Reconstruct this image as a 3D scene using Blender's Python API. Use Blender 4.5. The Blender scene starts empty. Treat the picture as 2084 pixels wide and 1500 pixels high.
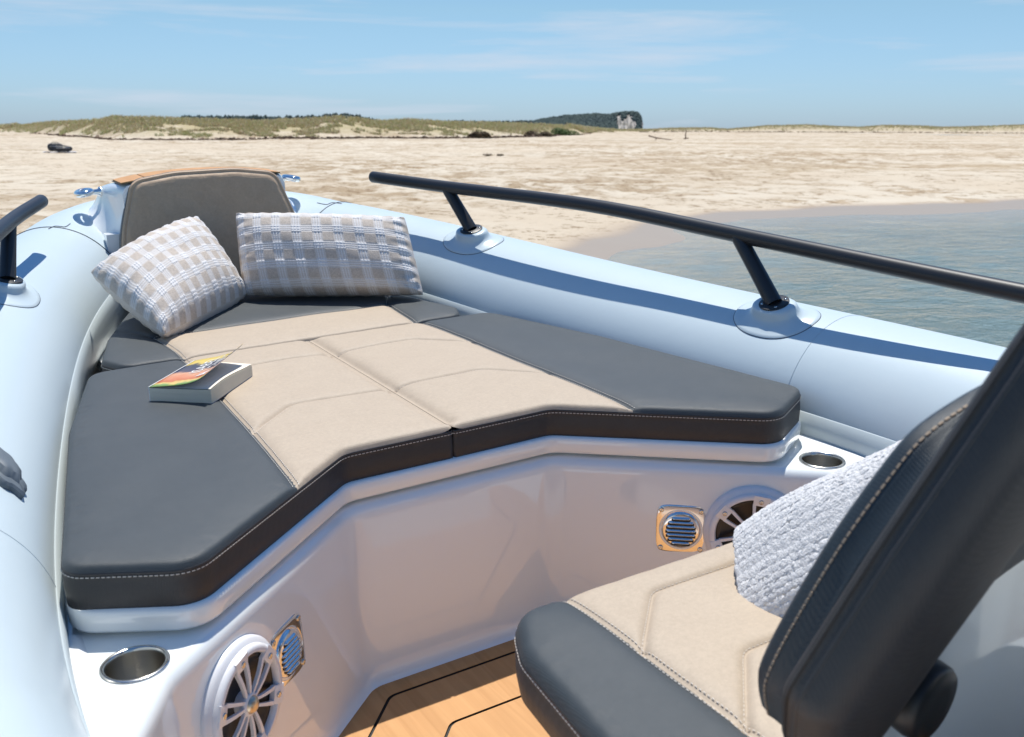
import bpy, math, random
import numpy as np
from mathutils import Vector, Matrix
from mathutils.geometry import delaunay_2d_cdt
random.seed(7); rng = np.random.default_rng(7)
sc = bpy.context.scene
col = sc.collection
R = math.radians

# ------------------------------------------------------------------ frames
# world: Z up, water at z = 0.  The boat lies slightly trimmed and listed, so it has its own frame.
RW = Matrix(((0.998921551650878, -0.0008095762852, -0.04642282018),
             (-0.0008095762852, 0.99939226226, -0.0348489701),
             (0.04642282018, 0.0348489701, 0.998313814)))
RW = (RW.to_quaternion()).to_matrix()
TW = Vector((0, 0, 0.861142))
M = Matrix.Translation(TW) @ RW.to_4x4()

# ------------------------------------------------------------------ camera
CB = Vector((-0.86154673, 0, 0.68))
yaw, pitch, roll = R(31.02612855), R(16.63702846), R(-0.98361545)
f_ = Vector((math.sin(yaw)*math.cos(pitch), math.cos(yaw)*math.cos(pitch), -math.sin(pitch)))
r0 = Vector((math.cos(yaw), -math.sin(yaw), 0)); u0 = r0.cross(f_)
r_ = math.cos(roll)*r0 + math.sin(roll)*u0; u_ = -math.sin(roll)*r0 + math.cos(roll)*u0
cam = bpy.data.cameras.new('camera'); camo = bpy.data.objects.new('camera', cam); col.objects.link(camo)
camo.matrix_world = M @ Matrix(((r_.x, u_.x, -f_.x, CB.x), (r_.y, u_.y, -f_.y, CB.y), (r_.z, u_.z, -f_.z, CB.z), (0, 0, 0, 1)))
cam.sensor_width = 36; cam.lens = 2027/2084*36; cam.clip_start = .02; cam.clip_end = 60000
cam.dof.use_dof = True; cam.dof.focus_distance = 2.3; cam.dof.aperture_fstop = 8
sc.camera = camo
CW = camo.matrix_world.translation.copy()

# ------------------------------------------------------------------ sky and sun
SUN = (RW @ Vector((.21, .32, 1.0))).normalized()
w = bpy.data.worlds.new("World"); sc.world = w; w.use_nodes = True
nt = w.node_tree; nt.nodes.clear(); L = nt.links
def N(t, **k):
    n = nt.nodes.new(t)
    for a, b in k.items(): setattr(n, a, b)
    return n
out = N('ShaderNodeOutputWorld'); bg = N('ShaderNodeBackground')
sky = N('ShaderNodeTexSky', sky_type='NISHITA'); sky.sun_disc = False
sky.sun_elevation = math.asin(SUN.z); sky.sun_rotation = math.atan2(SUN.x, SUN.y)
sky.air_density = 1.0; sky.dust_density = .3; sky.ozone_density = 1.6
geo = N('ShaderNodeTexCoord'); mp = N('ShaderNodeMapping'); mp.inputs['Scale'].default_value = (1.5, 1.5, 19)
mp.inputs['Location'].default_value = (.35, .2, .62)
cl = N('ShaderNodeTexNoise'); cl.inputs['Scale'].default_value = 1.9; cl.inputs['Detail'].default_value = 7; cl.inputs['Roughness'].default_value = .58
cl.inputs['Distortion'].default_value = .35
rp = N('ShaderNodeValToRGB'); rp.color_ramp.elements[0].position = .52; rp.color_ramp.elements[1].position = .72
rp.color_ramp.elements[0].color = (0, 0, 0, 1); rp.color_ramp.elements[1].color = (.75, .75, .75, 1)
tint = N('ShaderNodeMix', data_type='RGBA', blend_type='MULTIPLY'); tint.inputs[0].default_value = 1
tr = N('ShaderNodeValToRGB'); tr.color_ramp.elements[0].position = 0; tr.color_ramp.elements[1].position = .45
tr.color_ramp.elements[0].color = (.61, .875, 1.45, 1); tr.color_ramp.elements[1].color = (.27, .78, 1.24, 1)
e_ = tr.color_ramp.elements.new(.11); e_.color = (.79, .99, 1.14, 1)
sp0 = N('ShaderNodeSeparateXYZ'); L.new(geo.outputs['Generated'], sp0.inputs[0]); L.new(sp0.outputs['Z'], tr.inputs[0]); L.new(tr.outputs[0], tint.inputs[7])
mx = N('ShaderNodeMix', data_type='RGBA'); mx.inputs[7].default_value = (6.5, 7.3, 8.5, 1)
L.new(geo.outputs['Generated'], mp.inputs[0]); L.new(mp.outputs[0], cl.inputs['Vector']); L.new(cl.outputs['Fac'], rp.inputs[0])
L.new(sky.outputs[0], tint.inputs[6]); L.new(tint.outputs[2], mx.inputs[6]); L.new(rp.outputs[0], mx.inputs[0])
L.new(mx.outputs[2], bg.inputs[0]); bg.inputs[1].default_value = .088
L.new(bg.outputs[0], out.inputs[0])
sun = bpy.data.lights.new('sun', 'SUN'); sun.energy = 4.5; sun.angle = R(.53); sun.color = (1, .965, .90)
suno = bpy.data.objects.new('sun', sun); col.objects.link(suno)
suno.rotation_euler = SUN.to_track_quat('Z', 'Y').to_euler()
sc.view_settings.view_transform = 'Standard'; sc.view_settings.look = 'None'; sc.view_settings.exposure = .15; sc.view_settings.gamma = 1

# ------------------------------------------------------------------ materials
def srgb(*c):
    return tuple((x/255/12.92 if x/255 <= .04045 else ((x/255+.055)/1.055)**2.4) for x in c)+(1,)
class Mat:
    def __init__(s, name):
        s.m = bpy.data.materials.new(name); s.m.use_nodes = True; s.t = s.m.node_tree; s.p = s.t.nodes['Principled BSDF']
    def n(s, t, **k):
        x = s.t.nodes.new(t)
        for a, b in k.items():
            if a in x.inputs.keys() if hasattr(x.inputs, 'keys') else False: x.inputs[a].default_value = b
            else: setattr(x, a, b)
        return x
    def l(s, a, b): s.t.links.new(a, b)
def noise(mt, scale, detail=4, rough=.5, coord='Object', vec=None, stretch=None, dist=0):
    tc = mt.n('ShaderNodeTexCoord'); nz = mt.n('ShaderNodeTexNoise')
    nz.inputs['Scale'].default_value = scale; nz.inputs['Detail'].default_value = detail; nz.inputs['Roughness'].default_value = rough
    nz.inputs['Distortion'].default_value = dist
    src = vec or tc.outputs[coord]
    if stretch:
        m = mt.n('ShaderNodeMapping'); m.inputs['Scale'].default_value = stretch; mt.l(src, m.inputs[0]); src = m.outputs[0]
    mt.l(src, nz.inputs['Vector']); return nz
def pbr(name, c, rough=.5, c2=None, var=3, metal=0, bumps=(), coat=0, spec=None, contrast=(.35, .65), roughvar=0, sheen=0):
    mt = Mat(name); p = mt.p
    c = tuple(c)+(1,) if len(c) == 3 else c
    p.inputs['Base Color'].default_value = c; p.inputs['Roughness'].default_value = rough; p.inputs['Metallic'].default_value = metal
    if coat: p.inputs['Coat Weight'].default_value = coat; p.inputs['Coat Roughness'].default_value = .04
    if spec is not None: p.inputs['Specular IOR Level'].default_value = spec
    if sheen: p.inputs['Sheen Weight'].default_value = sheen
    if c2:
        c2 = tuple(c2)+(1,) if len(c2) == 3 else c2
        nz = noise(mt, var, 5, .6); r = mt.n('ShaderNodeValToRGB')
        r.color_ramp.elements[0].position, r.color_ramp.elements[1].position = contrast
        r.color_ramp.elements[0].color = c; r.color_ramp.elements[1].color = c2
        mt.l(nz.outputs['Fac'], r.inputs[0]); mt.l(r.outputs[0], p.inputs['Base Color'])
    if roughvar:
        nz = noise(mt, 9, 5, .6); mr = mt.n('ShaderNodeMapRange'); mr.inputs[3].default_value = max(rough-roughvar, .02); mr.inputs[4].default_value = rough+roughvar
        mt.l(nz.outputs['Fac'], mr.inputs[0]); mt.l(mr.outputs[0], p.inputs['Roughness'])
    last = None
    for (sc_, st, dist, *rest) in bumps:
        b = mt.n('ShaderNodeBump'); b.inputs['Strength'].default_value = st; b.inputs['Distance'].default_value = dist
        nz = noise(mt, sc_, 4, .6, stretch=rest[0] if rest else None); mt.l(nz.outputs['Fac'], b.inputs['Height'])
        if last: mt.l(last, b.inputs['Normal'])
        last = b.outputs[0]
    if last: mt.l(last, p.inputs['Normal'])
    mt.last = last
    return mt
def weave(mt, sx, st, dist, rot=0):
    """fine crossed-thread bump for vinyl/canvas"""
    tc = mt.n('ShaderNodeTexCoord'); hs = []
    for ax in ('X', 'Y'):
        wv = mt.n('ShaderNodeTexWave', bands_direction=ax); wv.inputs['Scale'].default_value = sx; wv.inputs['Distortion'].default_value = .6
        wv.inputs['Detail'].default_value = 1
        mt.l(tc.outputs['Object'], wv.inputs['Vector']); hs.append(wv.outputs['Fac'])
    mm = mt.n('ShaderNodeMath', operation='MULTIPLY'); mt.l(hs[0], mm.inputs[0]); mt.l(hs[1], mm.inputs[1])
    b = mt.n('ShaderNodeBump'); b.inputs['Strength'].default_value = st; b.inputs['Distance'].default_value = dist
    mt.l(mm.outputs[0], b.inputs['Height'])
    if mt.last: mt.l(mt.last, b.inputs['Normal'])
    mt.l(b.outputs[0], mt.p.inputs['Normal'])
    if mt.p.inputs['Base Color'].is_linked:
        src = mt.p.inputs['Base Color'].links[0].from_socket; g1 = noise(mt, 420, 3, .8); g2 = noise(mt, 130, 3, .7)
        mr = mt.n('ShaderNodeMapRange'); mr.inputs[1].default_value = .3; mr.inputs[2].default_value = .7; mr.inputs[3].default_value = .88; mr.inputs[4].default_value = 1.12
        ad = mt.n('ShaderNodeMath', operation='ADD'); h_ = mt.n('ShaderNodeMath', operation='MULTIPLY'); h_.inputs[1].default_value = .5
        mt.l(g1.outputs['Fac'], ad.inputs[0]); mt.l(g2.outputs['Fac'], ad.inputs[1]); mt.l(ad.outputs[0], h_.inputs[0]); mt.l(h_.outputs[0], mr.inputs[0])
        vm = mt.n('ShaderNodeVectorMath', operation='SCALE'); mt.l(src, vm.inputs[0]); mt.l(mr.outputs[0], vm.inputs['Scale']); mt.l(vm.outputs[0], mt.p.inputs['Base Color'])
    return mt

mTUBE = pbr('tube_fabric', (.585, .67, .695), .31, (.57, .66, .69), 2.0, bumps=((6, .10, .01), (420, .12, .0006)), roughvar=.05)
mTAPE = pbr('tube_seam_tape', (.56, .63, .64), .4, bumps=((300, .1, .0006),))
mLINE = pbr('dark_seam_glue', (.03, .04, .06), .5)
mGREYL = pbr('grey_seam', (.55, .62, .66), .5)
mGEL = pbr('white_gelcoat', (.87, .90, .885), .05, (.86, .885, .87), 3, coat=.6, bumps=((2.2, .05, .02),))
mGEL2 = pbr('white_gelcoat_satin', (.88, .88, .87), .16, coat=.3)
mDARK = weave(pbr('charcoal_vinyl', (.047, .056, .060), .50, (.054, .063, .067), 14, bumps=((5, .10, .01), (900, .4, .0008)), roughvar=.04), 160, .5, .0006)
mSIDE = weave(pbr('black_vinyl', (.028, .027, .028), .5, (.036, .034, .034), 9, bumps=((10, .3, .006), (900, .3, .0006))), 160, .4, .0005)
mTAN = weave(pbr('tan_vinyl', (.49, .395, .29), .6, (.465, .373, .273), 24, bumps=((9, .35, .008), (500, .35, .0008)), contrast=(.3, .7)), 120, .35, .0006)
mTAUPE = weave(pbr('taupe_vinyl', (.55, .39, .25), .6, (.51, .355, .225), 24, bumps=((6, .6, .02), (500, .3, .0007))), 120, .4, .0006)
mNAVY = weave(pbr('navy_black_vinyl', (.020, .030, .038), .46, (.026, .036, .044), 14, bumps=((7, .25, .01), (900, .35, .0007))), 160, .5, .0006)
mTHREAD = pbr('stitch_thread', (.62, .57, .50), .7)
mTHREADB = pbr('brown_thread', (.36, .27, .19), .7)
mRAIL = pbr('black_powdercoat', (.018, .019, .021), .42, bumps=((800, .25, .0004),))
mCHROME = pbr('polished_steel', (.84, .82, .79), .11, metal=1, bumps=((30, .06, .002),))
mSTEEL = pbr('brushed_steel', (.62, .60, .56), .22, metal=1, bumps=((60, .15, .001, (1, 1, .05)),))
mRUB = pbr('grey_rubber', (.125, .15, .17), .55, (.15, .175, .195), 30, bumps=((200, .2, .001),))
mBLK = pbr('black_plastic', (.012, .012, .013), .4)
mCONE = pbr('speaker_cone', (.02, .018, .016), .35)
mSPK = pbr('white_plastic', (.80, .80, .81), .3)
mGOLD = pbr('dome_metal', (.62, .52, .38), .28, metal=.9)
mPAGE = pbr('page_edges', (.86, .78, .62), .8, (.72, .65, .50), 3, bumps=((60, .8, .002, (.02, .02, 30)),))
mPAPER = pbr('paper', (.80, .79, .76), .8); mPAGEW = pbr('inner_page', (.82, .75, .63), .8)
def teak():
    mt = Mat('teak_deck'); tc = mt.n('ShaderNodeTexCoord')
    mp_ = mt.n('ShaderNodeMapping'); mp_.inputs['Scale'].default_value = (60, 3, 60); mt.l(tc.outputs['Object'], mp_.inputs[0])
    nz = mt.n('ShaderNodeTexNoise'); nz.inputs['Scale'].default_value = 1; nz.inputs['Detail'].default_value = 6; nz.inputs['Distortion'].default_value = .6
    mt.l(mp_.outputs[0], nz.inputs['Vector'])
    r = mt.n('ShaderNodeValToRGB'); r.color_ramp.elements[0].position = .3; r.color_ramp.elements[1].position = .75
    r.color_ramp.elements[0].color = (.49, .245, .085, 1); r.color_ramp.elements[1].color = (.60, .32, .125, 1)
    mt.l(nz.outputs['Fac'], r.inputs[0]); mt.l(r.outputs[0], mt.p.inputs['Base Color']); mt.p.inputs['Roughness'].default_value = .62
    b = mt.n('ShaderNodeBump'); b.inputs['Strength'].default_value = .25; b.inputs['Distance'].default_value = .001
    mt.l(nz.outputs['Fac'], b.inputs['Height']); mt.l(b.outputs[0], mt.p.inputs['Normal']); return mt
mTEAK = teak()
mCAULK = pbr('black_caulk', (.012, .012, .012), .6)
mTERRY = pbr('terry_cotton', (.86, .845, .83), .95, (.76, .745, .735), 60, bumps=((260, 1, .004),), sheen=.3)

# ------------------------------------------------------------------ mesh helpers
def link(name, verts, faces, mat, parent=None, origin=(0, 0, 0), smooth=True, sharp=None, frame=M, mats=None, fm=None, uv=None):
    me = bpy.data.meshes.new(name); o_ = Vector(origin)
    if not parent:
        verts = [(v[0]-o_.x, v[1]-o_.y, v[2]-o_.z) for v in verts]
    else:
        o_ = Vector(parent.get('_o', (0, 0, 0))); verts = [(v[0]-o_.x, v[1]-o_.y, v[2]-o_.z) for v in verts]
    me.from_pydata([tuple(map(float, v)) for v in verts], [], [tuple(map(int, f)) for f in faces])
    for m in (mats or [mat]): me.materials.append(m.m)
    if fm is not None: me.polygons.foreach_set('material_index', fm)
    if smooth:
        me.polygons.foreach_set('use_smooth', [True]*len(me.polygons))
        if sharp: me.set_sharp_from_angle(angle=R(sharp))
    if uv is not None:
        ul = me.uv_layers.new(name='UVMap'); li = np.empty(len(me.loops), int); me.loops.foreach_get('vertex_index', li)
        ul.data.foreach_set('uv', np.array(uv)[li].ravel())
    me.update()
    ob = bpy.data.objects.new(name, me); col.objects.link(ob)
    if parent: ob.parent = parent; ob['_o'] = tuple(o_)
    else: ob.matrix_world = frame @ Matrix.Translation(o_); ob['_o'] = tuple(o_)
    return ob
def thing(name, label, cat, origin=(0, 0, 0), frame=M, group=None):
    o = bpy.data.objects.new(name, None); col.objects.link(o); o.matrix_world = frame @ Matrix.Translation(Vector(origin))
    o['_o'] = tuple(origin); o['label'] = label; o['category'] = cat; o.empty_display_size = .05
    if group: o['group'] = group
    return o
def tag(o, label, cat, group=None, kind=None):
    if label: o['label'] = label
    if cat: o['category'] = cat
    if group: o['group'] = group
    if kind: o['kind'] = kind
    return o
class G:
    def __init__(s): s.v = []; s.f = []
    def add(s, v, f):
        b = len(s.v); s.v += [tuple(x) for x in v]; s.f += [tuple(i+b for i in q) for q in f]; return s
    def box(s, c, d, rot=None):
        c = Vector(c); rot = rot or Matrix.Identity(3)
        vs = [c+rot @ Vector((x*d[0]/2, y*d[1]/2, z*d[2]/2)) for x in (-1, 1) for y in (-1, 1) for z in (-1, 1)]
        return s.add(vs, [(0, 1, 3, 2), (4, 6, 7, 5), (0, 4, 5, 1), (2, 3, 7, 6), (0, 2, 6, 4), (1, 5, 7, 3)])
    def grid(s, P, closeu=False, closev=False, flip=False):
        n, m = len(P), len(P[0]); vs = [q for row in P for q in row]; fs = []
        for i in range(n if closeu else n-1):
            for j in range(m if closev else m-1):
                a, b, c, d = i*m+j, i*m+(j+1) % m, ((i+1) % n)*m+(j+1) % m, ((i+1) % n)*m+j
                fs.append((a, d, c, b) if flip else (a, b, c, d))
        return s.add(vs, fs)
    def tube(s, pts, rad, seg=20, cap=True, ell=None, up=None, a0=0):
        pts = [Vector(p) for p in pts]; n = len(pts); rad = rad if hasattr(rad, '__len__') else [rad]*n
        rings = []; ref = None
        for i, p in enumerate(pts):
            t = (pts[min(i+1, n-1)]-pts[max(i-1, 0)]).normalized()
            if up is not None: ref = Vector(up); e1 = (ref-t*ref.dot(t)).normalized()
            elif ref is None:
                ref = Vector((0, 0, 1)) if abs(t.z) < .9 else Vector((1, 0, 0)); e1 = (ref-t*ref.dot(t)).normalized()
            else: e1 = (ref-t*ref.dot(t)).normalized()
            ref = e1; e2 = t.cross(e1)
            rings.append([p+rad[i]*((ell or 1)*math.sin(a)*e1+math.cos(a)*e2) for a in [a0+k*2*math.pi/seg for k in range(seg)]])
        b = len(s.v); s.grid(rings, closev=True)
        if cap:
            s.f.append(tuple(b+k for k in range(seg))[::-1]); e = b+(n-1)*seg; s.f.append(tuple(e+k for k in range(seg)))
        return s
    def lathe(s, prof, o, ax, seg=40, cap=True):
        """profile [(radius, height)] about axis ax through o"""
        ax = Vector(ax).normalized(); e1 = ax.orthogonal().normalized(); e2 = ax.cross(e1); o = Vector(o)
        rings = [[o+ax*h+r*(math.cos(a)*e1+math.sin(a)*e2) for a in [k*2*math.pi/seg for k in range(seg)]] for r, h in prof]
        b = len(s.v); s.grid(rings, closev=True)
        if cap:
            if prof[0][0] > 1e-5: s.f.append(tuple(b+k for k in range(seg))[::-1])
            if prof[-1][0] > 1e-5: e = b+(len(prof)-1)*seg; s.f.append(tuple(e+k for k in range(seg)))
        return s
    def out(s, name, mat, parent=None, **k): return link(name, s.v, s.f, mat, parent, **k)
def spline(pts, n=12):
    P_ = [np.array(p, float) for p in pts]; P_ = [2*P_[0]-P_[1]]+P_+[2*P_[-1]-P_[-2]]; o = []
    for i in range(1, len(P_)-2):
        a, b, c, d = P_[i-1:i+3]
        for k in range(n):
            t = k/n; o.append(.5*((2*b)+(-a+c)*t+(2*a-5*b+4*c-d)*t*t+(-a+3*b-3*c+d)*t**3))
    o.append(P_[-2]); return [tuple(x) for x in o]
def fillet(pts, rad, closed=True, n=7):
    o = []; m = len(pts)
    for i, p in enumerate(pts):
        r = rad[i] if hasattr(rad, '__len__') else rad
        if (not closed and i in (0, m-1)) or r <= 0: o.append(np.array(p, float)); continue
        p = np.array(p, float); a = np.array(pts[i-1], float)-p; b = np.array(pts[(i+1) % m], float)-p
        la, lb = np.linalg.norm(a), np.linalg.norm(b); a /= la; b /= lb
        th = math.acos(max(-1, min(1, a@b)))
        if th > math.pi-.02: o.append(p); continue
        t = min(r/math.tan(th/2), la*.48, lb*.48); r = t*math.tan(th/2)
        c = p+(a+b)/np.linalg.norm(a+b)*r/math.sin(th/2); s = p+a*t-c; e = p+b*t-c
        a0 = math.atan2(s[1], s[0]); a1 = math.atan2(e[1], e[0]); d = (a1-a0+math.pi) % (2*math.pi)-math.pi
        for k in range(n+1): o.append(c+r*np.array((math.cos(a0+d*k/n), math.sin(a0+d*k/n))))
    return o
def resample(pts, step, closed=True):
    P_ = np.array(pts+[pts[0]] if closed else pts, float); P_ = P_[:, :]; seg = np.linalg.norm(np.diff(P_, axis=0), axis=1); s = np.r_[0, np.cumsum(seg)]
    n = max(2, int(round(s[-1]/step))); t = np.linspace(0, s[-1], n+1)
    Q = np.stack([np.interp(t, s, P_[:, k]) for k in range(P_.shape[1])], 1)
    return Q[:-1] if closed else Q
def polydist(pts, poly, closed=False):
    A = np.array(poly, float); B = np.roll(A, -1, 0) if closed else A[1:]; A = A if closed else A[:-1]
    pts = np.array(pts, float); best = np.full(len(pts), 1e9)
    for a, b in zip(A, B):
        ab = b-a; t = np.clip(((pts-a)@ab)/max(ab@ab, 1e-12), 0, 1); d = np.linalg.norm(a+t[:, None]*ab-pts, axis=1); best = np.minimum(best, d)
    return best
def inside(pts, poly):
    A = np.array(poly, float); B = np.roll(A, -1, 0); pts = np.array(pts, float); c = np.zeros(len(pts), bool)
    for a, b in zip(A, B):
        if a[1] == b[1]: continue
        k = ((a[1] > pts[:, 1]) != (b[1] > pts[:, 1])) & (pts[:, 0] < (b[0]-a[0])*(pts[:, 1]-a[1])/(b[1]-a[1])+a[0]); c ^= k
    return c
def normals2(P_, closed=True):
    if closed: t = np.roll(P_, -1, 0)-np.roll(P_, 1, 0)
    else: t = np.gradient(P_, axis=0)
    t /= np.linalg.norm(t, axis=1)[:, None]+1e-12
    return np.stack([-t[:, 1], t[:, 0]], 1)
def triangulate(pts, loops, keep):
    """pts Nx2 ; loops = list of index loops used as constraints; keep(centroids)->mask"""
    ed = [(l[i], l[(i+1) % len(l)]) for l in loops for i in range(len(l))]
    v, e, f, ov, oe, of = delaunay_2d_cdt([Vector(p) for p in pts], ed, [], 0 if keep else 1, 1e-7)
    v = np.array([tuple(x) for x in v]); f = np.array([list(x) for x in f])
    return v, (f[keep(v[f].mean(1))] if keep else f)
def dashes(g, line, normal, ln=.0045, gap=.0028, wd=.0012, h=.0008, lift=.0004):
    """small thread stitches along a 3D polyline; normal: function(point)->outward normal"""
    Q = resample([tuple(p) for p in line], ln+gap, closed=False)
    for a, b in zip(Q[:-1], Q[1:]):
        a = Vector(a); b = Vector(b); t = (b-a)
        if t.length < 1e-5: continue
        t.normalize(); nn = Vector(normal(a)).normalized(); nn = (nn-t*nn.dot(t)).normalized(); s = t.cross(nn)
        g.box((a+b)/2+nn*(lift), (ln, wd, h), Matrix((t, s, nn)).transposed())

# ================================================================== THE BOAT
boat = thing('inflatable_boat', 'pale grey inflatable boat with black handrails and white cockpit, bow towards the beach', 'boat', (0, 1.2, -.8))
KY = [0.6, 1.4, 2.2, 3.0, 3.7]; TX = [0.901, 0.988, 0.872, 0.679, 0.327]; KZ = [.6, 2.2, 3.7]; TZ = [-0.09, -0.086, 0.038]; TR = .221
def lag(y, K, V):
    return sum(V[i]*np.prod([(y-K[j])/(K[i]-K[j]) for j in range(len(K)) if j != i]) for i in range(len(K)))
def tube_axis():
    pts = []
    for y in np.linspace(1.0, 3.52, 40): pts.append((lag(y, KY, TX), y, lag(y, KZ, TZ)))
    x1, y1, z1 = pts[0]
    back = [(x1, y, z1) for y in (-2.6, -2.0, -1.2, -.6, 0, .5)]
    back = [(x1-.0*(1-y), y, z1) for _, y, _ in back]
    # rounded nose
    nose = [(.375, 3.64, .035), (.27, 3.76, .048), (.14, 3.84, .056), (0, 3.865, .06)]
    return back+pts+nose
AX = np.array(resample([tuple(map(float, p)) for p in spline(tube_axis(), 3)], .03, closed=False))
def tframe(i, side):
    c = AX[i]*np.array((side, 1, 1)); a = AX[max(i-1, 0)]*np.array((side, 1, 1)); b = AX[min(i+1, len(AX)-1)]*np.array((side, 1, 1))
    t = (b-a)/np.linalg.norm(b-a); up = np.array((0, 0, 1.)); e2 = up-t*(up@t); e2 /= np.linalg.norm(e2)
    e1 = np.cross(e2, t) if side > 0 else np.cross(t, e2)     # inboard direction
    if e1[0]*side > 0: e1 = -e1
    return c, t, e1, e2
def tpoint(i, side, ang, off=0):
    """ang measured from inboard horizontal (0) up over the crown (90) """
    c, t, e1, e2 = tframe(i, side); return c+(TR+off)*(math.cos(ang)*e1+math.sin(ang)*e2)
def tpt(x, y, side=1, off=0.0):
    """surface point of the tube above plan position x,y ; returns point, normal, tangent"""
    best = min(range(1, len(AX)-1), key=lambda i: abs(AX[i][1]-y) if AX[i][1] < 3.5 else 9)
    best = None; bd = 9
    for i in range(1, len(AX)-1):
        c, t, e1, e2 = tframe(i, side); d = abs((np.array((x*side, y))-c[:2])@t[:2])
        if d < bd: bd = d; best = i
    c, t, e1, e2 = tframe(best, side); lx = (np.array((x*side, y))-c[:2])@e1[:2]/np.linalg.norm(e1[:2])
    lx = max(-.99, min(.99, lx/TR)); n = lx*e1+math.sqrt(1-lx*lx)*e2
    cc = c+t*((np.array((x*side, y))-c[:2])@t[:2])
    return Vector(cc+n*(TR+off)), Vector(n), Vector(t)
for side in (-1, 1):
    g = G(); rows = []
    for i in range(len(AX)): rows.append([tpoint(i, side, a) for a in np.linspace(0, 2*math.pi, 73)[:-1]])
    g.grid(rows, closev=True, flip=side > 0)
    tb = g.out('tube', mTUBE, boat)
    g = G(); i0, i1 = 4, max(i for i in range(len(AX)) if AX[i][1] < 3.36)
    prof = [(13, .0), (12.6, .0022), (4, .0026), (-8, .0026), (-22, .0026), (-30, 0)]
    g.grid([[tpoint(i, side, R(a), o) for a, o in prof] for i in range(i0, i1)], flip=side > 0); g.out('seam_tape', mTAPE, tb)
    for yy, mt_, wd in ((3.46, mLINE, .0016), (1.53, mGREYL, .0004)):
        i = min(range(len(AX)), key=lambda k: abs(AX[k][1]-yy)); g = G()
        c, t, e1, e2 = tframe(i, side); n_ = 64
        ring = [Vector(c+(TR+.0006)*(math.cos(a)*e1+math.sin(a)*e2)) for a in np.linspace(R(-25), R(195), n_)]
        g.tube(ring, wd, 6); g.out('ring_seam', mt_, tb)
# ---- handrails
RAILP = [(.522, 3.20, .34), (.637, 2.89, .325), (.784, 2.297, .314), (.878, 1.805, .284), (.963, 1.104, .25), (.985, .5, .24), (.985, .05, .235), (.985, -.12, .21), (.985, -.20, .14)]
def boot(side, x, y, parent):
    p, n, t = tpt(x, y, side); b_ = n.cross(t).normalized(); rows = []
    prof = [(1.0, .0008), (.985, .003), (.90, .004), (.76, .0055), (.66, .009), (.59, .013), (.555, .018), (.535, .0255), (.515, .031), (.47, .034), (.40, .0345), (0, .0345)]
    K = 56
    for q, h in prof:
        row = []
        for k in range(K):
            a = 2*math.pi*k/K; ca, sa = math.cos(a), math.sin(a)
            lx, ly = q*.108*math.copysign(abs(ca)**.88, ca), q*.080*math.copysign(abs(sa)**.88, sa)
            if q < .57: lx *= (.72+.28*(q/.57)); 
            qx = p+t*lx+b_*ly; drop = TR-math.sqrt(max(TR*TR-ly*ly, 0)); blend = 1 if q > .6 else (q/.6)**1.5
            row.append(qx-n*drop*blend+n*h)
        rows.append(row)
    g = G(); g.grid(rows, closev=True); g.out('rail_foot', mTUBE, parent)
    g = G(); ring = [Vector(v)+n*.0002 for v in rows[0]]; g.tube(ring+[ring[0]], .0008, 6, cap=False); g.out('foot_outline', mLINE, parent)
    return p+n*.0345, n, t
for side in (-1, 1):
    rail = G(); path = spline([(side*x, y, z) for x, y, z in RAILP], 8)
    d0 = (Vector(path[0])-Vector(path[1])).normalized(); rp0 = Vector(path[0])
    path = [tuple(rp0+d0*.006), tuple(rp0+d0*.004)]+path
    rad = [.0135, .0175]+[.0192]*(len(path)-2); ro = rail.tube(path, rad, 28).out('handrail', mRAIL, boat, sharp=50)
    for (bx, by, tx, ty, tz) in ((.675, 2.805, .640, 2.885, .325), (.884, 1.67, .878, 1.80, .284), (.975, .55, .985, .66, .241)):
        top, n, t = boot(side, bx, by, ro)
        g = G(); tp = Vector((side*tx, ty, tz-.004)); g.tube([top-n*.002, top.lerp(tp, .5), tp], [.0205, .0192, .0185], 24)
        g.out('rail_post', mRAIL, ro, sharp=50)
        g = G(); g.lathe([(.036, 0), (.036, .0022), (.033, .0036), (.0, .0036)], top, n, 36); g.out('rail_flange', mRAIL, ro, sharp=35)
        g = G()
        for k in range(4):
            a = math.pi/4+k*math.pi/2; e = t*math.cos(a)+n.cross(t)*math.sin(a); G().lathe([(.004, 0), (.0038, .0014), (.0, .0018)], top+e*.0275+n*.0036, n, 10).out('flange_screw', mSTEEL, ro)

# ---- cockpit liner : plinth lip under the sunbed, ledge, walls, floor
def loft(path, prof, mat, name, parent, outward=1, **k):
    """sweep profile [(offset, z)] along an open 2D path; offset along the left-hand normal*outward"""
    P_ = np.array(path); nn = normals2(P_, False)*outward; rows = []
    for o, z in prof: rows.append([(p[0]+n[0]*o, p[1]+n[1]*o, z) for p, n in zip(P_, nn)])
    g = G(); g.grid(rows); return g.out(name, mat, parent, **k)
half = [(.46, 2.72), (.555, 2.47), (.638, 2.08), (.750, 1.449), (.588, 1.358), (.235, 1.666)]
lip = [(x, y) for x, y in half]+[(-x, y) for x, y in half[::-1]]
lipf = fillet(lip, [0, .1, .5, .045, .055, .06, .06, .055, .045, .5, .1, 0], closed=False, n=10); lipf = resample([tuple(p) for p in lipf], .012, closed=False)
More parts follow.
